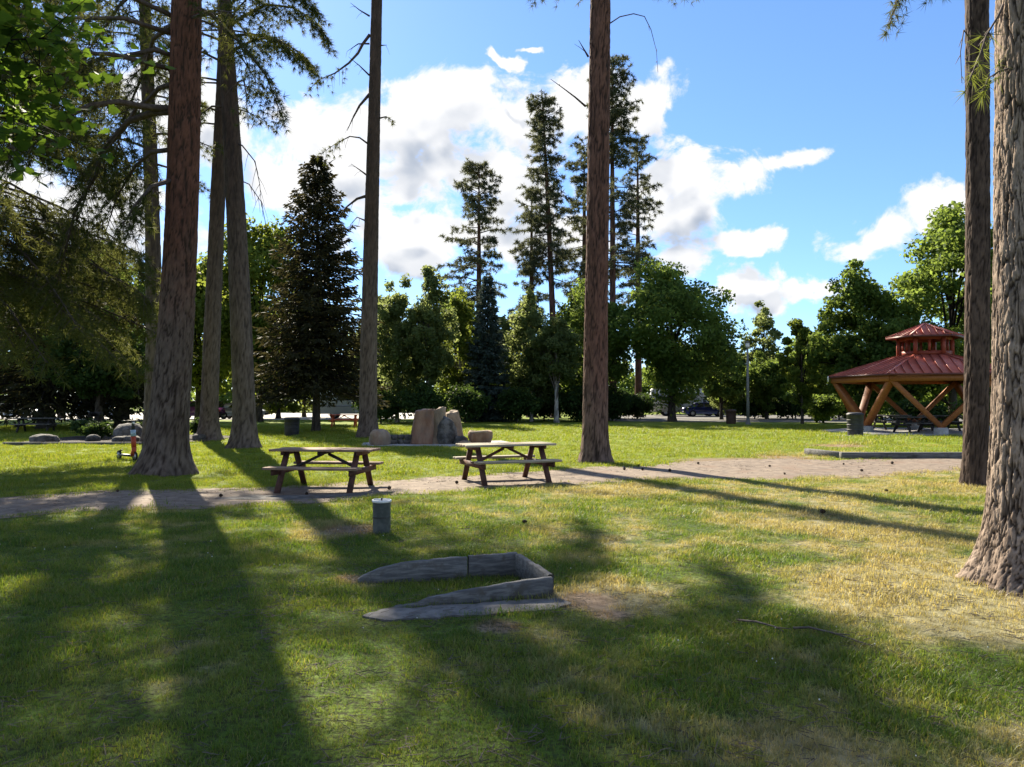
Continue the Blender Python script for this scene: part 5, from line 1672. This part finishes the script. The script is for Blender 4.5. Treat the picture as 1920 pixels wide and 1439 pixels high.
def car(label, loc, rz, paint, name='parked_car', suv=False, group=None):
    root = thing(name, label, 'car', loc, rz, group)
    k = 1.12 if suv else 1.0
    low = [(-2.2, .35), (-2.24, .62), (-2.15, .88 * k), (-1.2, .95 * k), (0.95, .93 * k), (1.75, .82 * k), (2.15, .68), (2.2, .38), (1.8, .28), (-1.9, .28)]
    cab = [(-2.0 if suv else -1.75, .90 * k), (-1.75 if suv else -1.05, 1.40 * k), (0.15, 1.43 * k), (0.98, .90 * k)]
    bm = bmesh.new()

    def prism(poly, hw, hw2=None):
        m = MB()
        n = len(poly)
        top = max(p[1] for p in poly)
        bot = min(p[1] for p in poly)
        V = []
        for s in (-1, 1):
            for (x, z) in poly:
                f = (z - bot) / (top - bot)
                V.append((x, s * (hw + ((hw2 or hw) - hw) * f), z))
        T = [(0, i, i + 1) for i in range(1, n - 1)] + [(n, n + i + 1, n + i) for i in range(1, n - 1)]
        Q = [(i, (i + 1) % n, n + (i + 1) % n, n + i) for i in range(n)]
        m.add(V, T, Q)
        return m
    bm.free()
    prism(low, 0.88, 0.84).build('body', M[paint], root)
    prism(cab, 0.80, 0.64).build('cabin', M[paint], root)
    # side windows, windscreen and rear window stand a little proud of the cabin
    for s in (-1, 1):
        for (xa, xb, xc, xd) in ((-1.0 if not suv else -1.6, -0.62 if not suv else -1.45, -0.28, -0.30), (-0.2, -0.2, 0.10, 0.72)):
            z0, z1 = 0.99 * k, 1.36 * k
            y0, y1 = s * 0.79, s * 0.675
            m = MB()
            m.add([(xa, y0, z0), (xd, y0, z0), (xc, y1, z1), (xb, y1, z1)], (), [(0, 1, 2, 3)])
            m.add([(xa, y0 - s * .03, z0), (xd, y0 - s * .03, z0), (xc, y1 - s * .03, z1), (xb, y1 - s * .03, z1)], (), [(0, 1, 2, 3)])
            m.build('side_window', M['glass'], root)
    for (x0, x1, nm) in ((0.985, 0.26, 'windscreen'), (-2.02 if suv else -1.70, -1.82 if suv else -1.16, 'rear_window')):
        m = MB()
        z0, z1 = 0.95 * k, 1.39 * k
        dx = 0.03 if nm == 'windscreen' else -0.03
        m.add([(x0 + dx - .03, -.72, z0), (x0 + dx - .03, .72, z0), (x1 + dx, .62, z1), (x1 + dx, -.62, z1)], (), [(0, 1, 2, 3)])
        m.build(nm, M['glass'], root)
    wheels(root, [(-1.35, -.80), (-1.35, .80), (1.35, -.80), (1.35, .80)], 0.33)
    for s in (-1, 1):
        MB().box((2.13, s * .62, .66), (.12, .34, .13), None, .02).build('headlight', M['lamp_glass'], root)
        MB().box((-2.2, s * .64, .74), (.06, .28, .14), None, .015).build('tail_light', M['red_paint'], root)
        MB().box((0.78, s * .92, .98 * k), (.10, .14, .09), None, .02).build('mirror', M[paint], root)
    for e in (-1, 1):
        MB().box((e * 2.2, 0, .44), (.08, 1.6, .16), None, .02).build('bumper', M['black'], root)
    return root


def motorhome(label, loc, rz, name='motorhome'):
    root = thing(name, label, 'motorhome', loc, rz)
    MB().prism([(-3.4, .45), (-3.4, 2.75), (-3.2, 2.9), (1.9, 2.9), (2.7, 2.65), (2.75, 2.2), (1.75, 1.95), (1.75, .45)], -1.12, 1.12).build('body', M['vehicle_white'], root)
    MB().prism([(1.76, .45), (1.76, 1.94), (2.0, 1.94), (2.65, 1.3), (3.45, 1.1), (3.55, .5)], -.98, .98).build('cab', M['vehicle_white'], root)
    for (x, z, w, h) in ((-2.5, 1.9, .9, .55), (-1.0, 1.9, 1.1, .55), (0.7, 1.95, .7, .5)):
        for s in (-1, 1):
            MB().box((x, s * 1.13, z), (w, .03, h), None, .008).build('window', M['glass'], root)
    for s in (-1, 1):
        MB().box((-0.6, s * 1.128, 1.15), (5.2, .02, .16)).build('stripe', M['vehicle_grey'], root)
        MB().prism([(1.95, 1.30), (1.95, 1.80), (2.06, 1.80), (2.52, 1.32)], s * .985 - .01, s * .985 + .01).build('cab_window', M['glass'], root)
        MB().box((3.48, s * .7, .82), (.12, .34, .18), None, .02).build('headlight', M['lamp_glass'], root)
    m = MB()
    m.add([(2.66, -.85, 1.33), (2.66, .85, 1.33), (2.07, .8, 1.92), (2.07, -.8, 1.92)], (), [(0, 1, 2, 3)])
    m.build('windscreen', M['glass'], root)
    MB().box((2.755, 0, 2.42), (.03, 1.4, .3), Matrix.Rotation(R(4), 3, 'Y')).build('window', M['glass'], root)
    MB().box((0.25, -1.14, 1.45), (.66, .03, 1.8), None, .008).build('door', M['vehicle_white'], root)
    MB().box((-1.6, 0, 3.0), (.7, .7, .2), None, .04).build('roof_vent', M['vehicle_white'], root)
    MB().box((3.56, 0, .5), (.1, 1.9, .2), None, .03).build('bumper', M['black'], root)
    wheels(root, [(-1.9, -.95), (-1.9, .95), (2.6, -.85), (2.6, .85)], 0.38, 0.24)
    return root


motorhome('white motorhome parked in the shade of the wide dark maple', at(18.2, 79.5, 0.012), R(-6))
car('dark blue car parked beside the white motorhome', at(19.4, 75.0, 0.012), R(-5), 'vehicle_blue')
motorhome('white camper van parked beyond the near-black spruce', at(-13.8, 66.5, 0.012), R(8), 'camper_van')
car('plum-coloured car parked behind the slender brown pine', at(-27.3, 65.0, 0.012), R(176), 'vehicle_purple', suv=True)
car('silver car parked between the slender brown and leaning grey pines', at(-23.9, 66.2, 0.012), R(4), 'vehicle_grey')
car('white car parked behind the dark rounded maple', at(-36.3, 66.0, 0.012), R(5), 'vehicle_white', suv=True)
car('white car parked left of the broad dark evergreen', at(-44.5, 67.0, 0.012), R(-4), 'vehicle_white')


# ------------------------------------------------------------------ small litter: cones, twigs
def cone_mesh():
    m = MB()
    n = 11
    for i in range(7):
        t = i / 6
        r = 0.034 * math.sin(PI * (0.16 + 0.78 * t)) + 0.004
        z = 0.004 + 0.085 * t
        for k in range(n):
            a = 2 * PI * (k + 0.5 * (i % 2)) / n
            c, s = math.cos(a), math.sin(a)
            m.add([(c * r * .45, s * r * .45, z - .006), (c * r - s * .009, s * r + c * .009, z + .004), (c * r * 1.15, s * r * 1.15, z + .013), (c * r + s * .009, s * r - c * .009, z + .004)], (), [(0, 1, 2, 3)])
    m.lathe([(0, 0), (.02, .01), (.026, .04), (.018, .075), (0, .09)], 10)
    V = np.vstack(m.V)
    V = V[:, [2, 0, 1]]          # lying on its side
    V[:, 2] -= V[:, 2].min() + 0.004
    m.V = [V - np.array([0.045, 0, 0])]
    return m.mesh('pine_cone')


cone = cone_mesh()
gc = random.Random(21)
spots = [(2.55, 17.0), (2.95, 16.9), (3.5, 16.6), (4.7, 18.9), (6.2, 18.0), (3.1, 18.3), (8.2, 18.5), (-3.55, 12.95), (-6.9, 13.1), (4.35, 10.5), (-1.05, 14.2), (0.16, 9.6),
         (6.6, 13.2), (-4.9, 12.6), (-2.2, 13.4), (9.6, 18.9), (-2.9, 4.2), (7.9, 16.9), (5.9, 16.2)]
for i, (x, y) in enumerate(spots):
    o = part('pine_cone', cone, M['cone'])
    n0, n1 = path_edges(np.array([x]))
    o.location = at(x, y, 0.012 if n0[0] < y < n1[0] else 0.02)
    o.rotation_euler = (0, 0, gc.uniform(0, 6.28))
    s = gc.uniform(0.55, 0.9)
    o.scale = (s, s, s)
    on = n0[0] < y < n1[0]
    tag(o, 'small dark pine cone lying on the gravel path' if on else 'small dark pine cone lying in the grass', 'pine cone', 'fallen pine cones on the path' if on else 'fallen pine cones in the grass')
for (P, lab) in (([(1.66, 5.52), (1.76, 5.42), (1.86, 5.31), (1.90, 5.26)], 'short dark twig lying in dry grass'), ([(1.98, 5.30), (2.08, 5.26), (2.20, 5.15), (2.32, 5.02), (2.38, 4.94)], 'long curved twig lying in dry grass')):
    n = len(P)
    m = MB().tube([(x - P[0][0], y - P[0][1], float(gz(x, y)) - float(gz(*P[0])) + 0.015 * math.sin(i * 1.3)) for i, (x, y) in enumerate(P)], np.linspace(0.009, 0.004, n), 6)
    k = n // 2
    x, y = P[k]
    m.tube([(x - P[0][0], y - P[0][1], .01), (x - P[0][0] + .07, y - P[0][1] - .10, .03)], [.006, .003], 5)
    o = m.build('fallen_twig', M['twig'], None, True)
    o.location = at(*P[0], 0.03)
    tag(o, lab, 'twig')


# ------------------------------------------------------------------ grass
def tuft_mesh(seed, blades, radius, h, w):
    g = np.random.default_rng(seed)
    V, T = [], []
    n = 0
    for i in range(blades):
        a = g.uniform(0, 6.28)
        r = radius * math.sqrt(g.random())
        b = np.array([r * math.cos(a), r * math.sin(a), -0.012])
        la = g.uniform(0, 6.28)
        lean = np.array([math.cos(la), math.sin(la), 0]) * g.uniform(0.15, 1.0)
        H = h * g.uniform(0.55, 1.15)
        side = np.array([-math.sin(la), math.cos(la), 0]) * w * 0.5 * g.uniform(0.7, 1.2)
        m = b + np.array([0, 0, H * 0.6]) + lean * H * 0.3
        t = b + np.array([0, 0, H * g.uniform(0.75, 1.0)]) + lean * H * 0.95
        V += [b - side, b + side, m - side * 0.8, m + side * 0.8, t]
        T += [(n, n + 1, n + 3), (n, n + 3, n + 2), (n + 2, n + 3, n + 4)]
        n += 5
    return np_mesh('grass_tuft', np.array(V), np.array(T))


def scatter(name, label, P, rot, scl, pick, protos, mat):
    me = bpy.data.meshes.new(name)
    me.vertices.add(len(P))
    me.vertices.foreach_set('co', np.ascontiguousarray(P, np.float32).ravel())
    for nm, typ, data in (('rot', 'FLOAT_VECTOR', rot), ('scl', 'FLOAT', scl), ('pick', 'INT', pick)):
        a = me.attributes.new(nm, typ, 'POINT')
        a.data.foreach_set('vector' if typ == 'FLOAT_VECTOR' else 'value', np.ascontiguousarray(data, np.int32 if typ == 'INT' else np.float32).ravel())
    o = part(name, me, mat)
    tag(o, label, kind='stuff')
    src = bpy.data.collections.new(name + '_tufts')
    for i, pm in enumerate(protos):
        pm.materials.append(mat)
        src.objects.link(bpy.data.objects.new('%s_%02d' % (name, i), pm))
    gt = bpy.data.node_groups.new(name, 'GeometryNodeTree')
    gt.interface.new_socket('Geometry', in_out='INPUT', socket_type='NodeSocketGeometry')
    gt.interface.new_socket('Geometry', in_out='OUTPUT', socket_type='NodeSocketGeometry')
    N, Lk = gt.nodes, gt.links
    gi, go = N.new('NodeGroupInput'), N.new('NodeGroupOutput')
    ci = N.new('GeometryNodeCollectionInfo')
    ci.inputs['Collection'].default_value = src
    ci.inputs['Separate Children'].default_value = True
    ci.inputs['Reset Children'].default_value = True
    ip = N.new('GeometryNodeInstanceOnPoints')
    ip.inputs['Pick Instance'].default_value = True

    def attr(nm, typ):
        a = N.new('GeometryNodeInputNamedAttribute')
        a.data_type = typ
        a.inputs['Name'].default_value = nm
        return a.outputs['Attribute']
    Lk.new(gi.outputs[0], ip.inputs['Points'])
    Lk.new(ci.outputs[0], ip.inputs['Instance'])
    Lk.new(attr('pick', 'INT'), ip.inputs['Instance Index'])
    Lk.new(attr('rot', 'FLOAT_VECTOR'), ip.inputs['Rotation'])
    Lk.new(attr('scl', 'FLOAT'), ip.inputs['Scale'])
    Lk.new(ip.outputs[0], go.inputs[0])
    md = o.modifiers.new('scatter', 'NODES')
    md.node_group = gt
    return o


def grass():
    g = np.random.default_rng(99)
    P, S = [], []
    for (d0, d1, dens, sc) in ((1.6, 6, 420, 0.92), (6, 10, 260, 1.05), (10, 16, 130, 1.3), (16, 27, 48, 1.8), (27, 48, 15, 2.6)):
        wd = 0.80 * d1 + 2.5
        n = int(dens * (d1 - d0) * 2 * wd)
        x = g.uniform(-wd, wd, n)
        y = g.uniform(d0, d1, n)
        ok = np.abs(x) < 0.78 * y + 2.4
        # off the path, thinning out along its worn edges
        n0, n1 = path_edges(x)
        m = 0.6 * g.random(n) ** 2.2
        ok &= (y < n0 + m * 0.8) | (y > n1 - m * 1.5)
        # bare soil by the path, round trunks, the slabs and boxes
        for (cx_, cy_, r) in ((5.6, 19.9, 1.1), (4.60, 6.62, 0.52), (-7.68, 16.5, 0.55), (2.17, 19.65, 0.45), (8.91, 14.4, 0.28), (-9.0, 25.2, 0.5), (-1.59, 9.15, 0.12), (0.62, 6.1, 0.18)):
            dd = np.hypot(x - cx_, y - cy_)
            ok &= dd > r * g.uniform(0.75, 1.1, n)
        for (cx_, cy_, r) in SOIL:
            ok &= ~((np.hypot(x - cx_, y - cy_) < r * g.uniform(0.5, 1.0, n)) & (g.random(n) < 0.8))
        thin = np.hypot(x - 4.2, (y - 5.8)) < 1.8 * g.uniform(0.4, 1.1, n)
        ok &= ~(thin & (g.random(n) < 0.66))
        thin = np.hypot(x - 0.8, (y - 6.15)) < 0.6 * g.uniform(0.4, 1.1, n)
        ok &= ~(thin & (g.random(n) < 0.5))

        def inside(poly):
            p = np.array(poly)
            r = np.zeros(n, bool)
            for i in range(len(p)):
                a, b = p[i], p[i - 1]
                c = (a[1] > y) != (b[1] > y)
                with np.errstate(divide='ignore', invalid='ignore'):
                    r ^= c & (x < (b[0] - a[0]) * (y - a[1]) / (b[1] - a[1]) + a[0])
            return r
        for poly in ([(-1.02, 5.58), (-0.9, 5.52), (-0.2, 5.72), (0.34, 5.9), (0.40, 6.02), (0.36, 6.2), (-0.4, 5.98), (-1.06, 5.78)], [(-5.3, 26.2), (-3.0, 25.9), (-0.3, 26.0), (0.4, 26.8), (-0.4, 29.2), (-4.4, 29.6), (-5.6, 28.2)],
                     [(-18.6, 27.0), (-13.0, 27.4), (-11.6, 28.6), (-11.9, 33.0), (-16.0, 35.0), (-19.5, 33.5)], [(21.05 + 5.0 * math.cos(a), 38 + 5.0 * math.sin(a)) for a in np.arange(6) * PI / 3 + math.atan2(-.66, -.75)],
                     [(15.0, 33.8), (16.5, 33.8), (16.5, 35.0), (15.0, 35.0)]):
            ok &= ~inside(poly)
        x, y = x[ok], y[ok]
        k = len(x)
        clump = fbm(np.stack([x * 1.3, y * 1.3, x * 0], -1), 50, 3)
        P.append(np.stack([x, y, gz(x, y)], -1))
        S.append(sc * g.uniform(0.6, 1.25, k) * (0.25 + 1.5 * clump))
    P, S = np.vstack(P), np.concatenate(S)
    n = len(P)
    rot = np.stack([g.normal(0, .1, n), g.normal(0, .1, n), g.uniform(0, 6.28, n)], -1)
    protos = [tuft_mesh(900 + i, 24, 0.075, 0.052, 0.0042) for i in range(5)]
    scatter('lawn_grass', 'short mown grass blades of the lawn', P, rot, S, g.integers(0, 5, n), protos, M['blade'])
    # loose stones on the path
    k = 3200
    x = g.uniform(-11, 14, k)
    n0, n1 = path_edges(x)
    t = g.random(k)
    t = np.where(g.random(k) < 0.5, t, np.where(t < 0.5, t * t * 0.6, 1 - (1 - t) ** 2 * 0.6))
    y = n0 + (n1 - n0) * t + g.normal(0, 0.12, k)
    st = []
    for i in range(3):
        bm = bmesh.new()
        bmesh.ops.create_icosphere(bm, subdivisions=1, radius=0.011)
        for v in bm.verts:
            v.co = Vector((v.co.x * g.uniform(.7, 1.5), v.co.y * g.uniform(.7, 1.4), v.co.z * 0.6))
        m = MB()
        m.bm(bm)
        st.append(m.mesh('gravel_stone'))
    scatter('loose_gravel', 'loose small gravel stones strewn on the footpath', np.stack([x, y, gz(x, y) + 0.013], -1), np.stack([np.zeros(k), np.zeros(k), g.uniform(0, 6.28, k)], -1), 0.3 + 0.9 * g.random(k) ** 3, g.integers(0, 3, k), st, M['gravel'])
    # fallen needles and bits of bark
    k = 4200
    y = 2.4 + 17 * g.random(k) ** 1.25
    x = g.uniform(-0.75, 0.75, k) * y
    ok = fbm(np.stack([x * .6, y * .6, x * 0], -1), 71, 3) > g.uniform(0.3, 0.75, k)
    x, y = x[ok], y[ok]
    n = len(x)
    n0, n1 = path_edges(x)
    on = (y > n0) & (y < n1)
    P2 = np.stack([x, y, gz(x, y) + np.where(on, 0.013, 0.022)], -1)
    pr = []
    for i in range(3):
        m = MB()
        for q in range(4):
            a, c = g.uniform(0, 6.28), g.normal(0, 0.05, 2)
            L = g.uniform(0.03, 0.085)
            m.tube([(c[0], c[1], 0.003), (c[0] + L * math.cos(a), c[1] + L * math.sin(a), g.uniform(0.002, 0.015))], [0.0022, 0.0014], 3, False)
        pr.append(m.mesh('needle_litter'))
    scatter('needle_litter', 'fallen brown needles strewn over lawn and path', P2, np.stack([np.zeros(n), np.zeros(n), g.uniform(0, 6.28, n)], -1), g.uniform(.6, 1.3, n), g.integers(0, 3, n), pr, M['twig'])
    # clover heads
    k = 300
    y = 2.6 + 14 * g.random(k) ** 1.3
    x = g.uniform(-0.75, 0.75, k) * y
    n0, n1 = path_edges(x)
    ok = ((y < n0) | (y > n1)) & (fbm(np.stack([x * .5, y * .5, x * 0], -1), 61, 2) > 0.5)
    x, y = x[ok], y[ok]
    n = len(x)
    bl = MB().lathe([(0, .034), (.002, .035), (.0045, .038), (.004, .042), (0, .045)], 7).mesh('clover_head')
    scatter('clover_blossoms', 'tiny white clover blossoms dotted over the lawn', np.stack([x, y, gz(x, y)], -1), np.zeros((n, 3)), g.uniform(.7, 1.2, n), np.zeros(n, int), [bl], M['clover'])


grass()
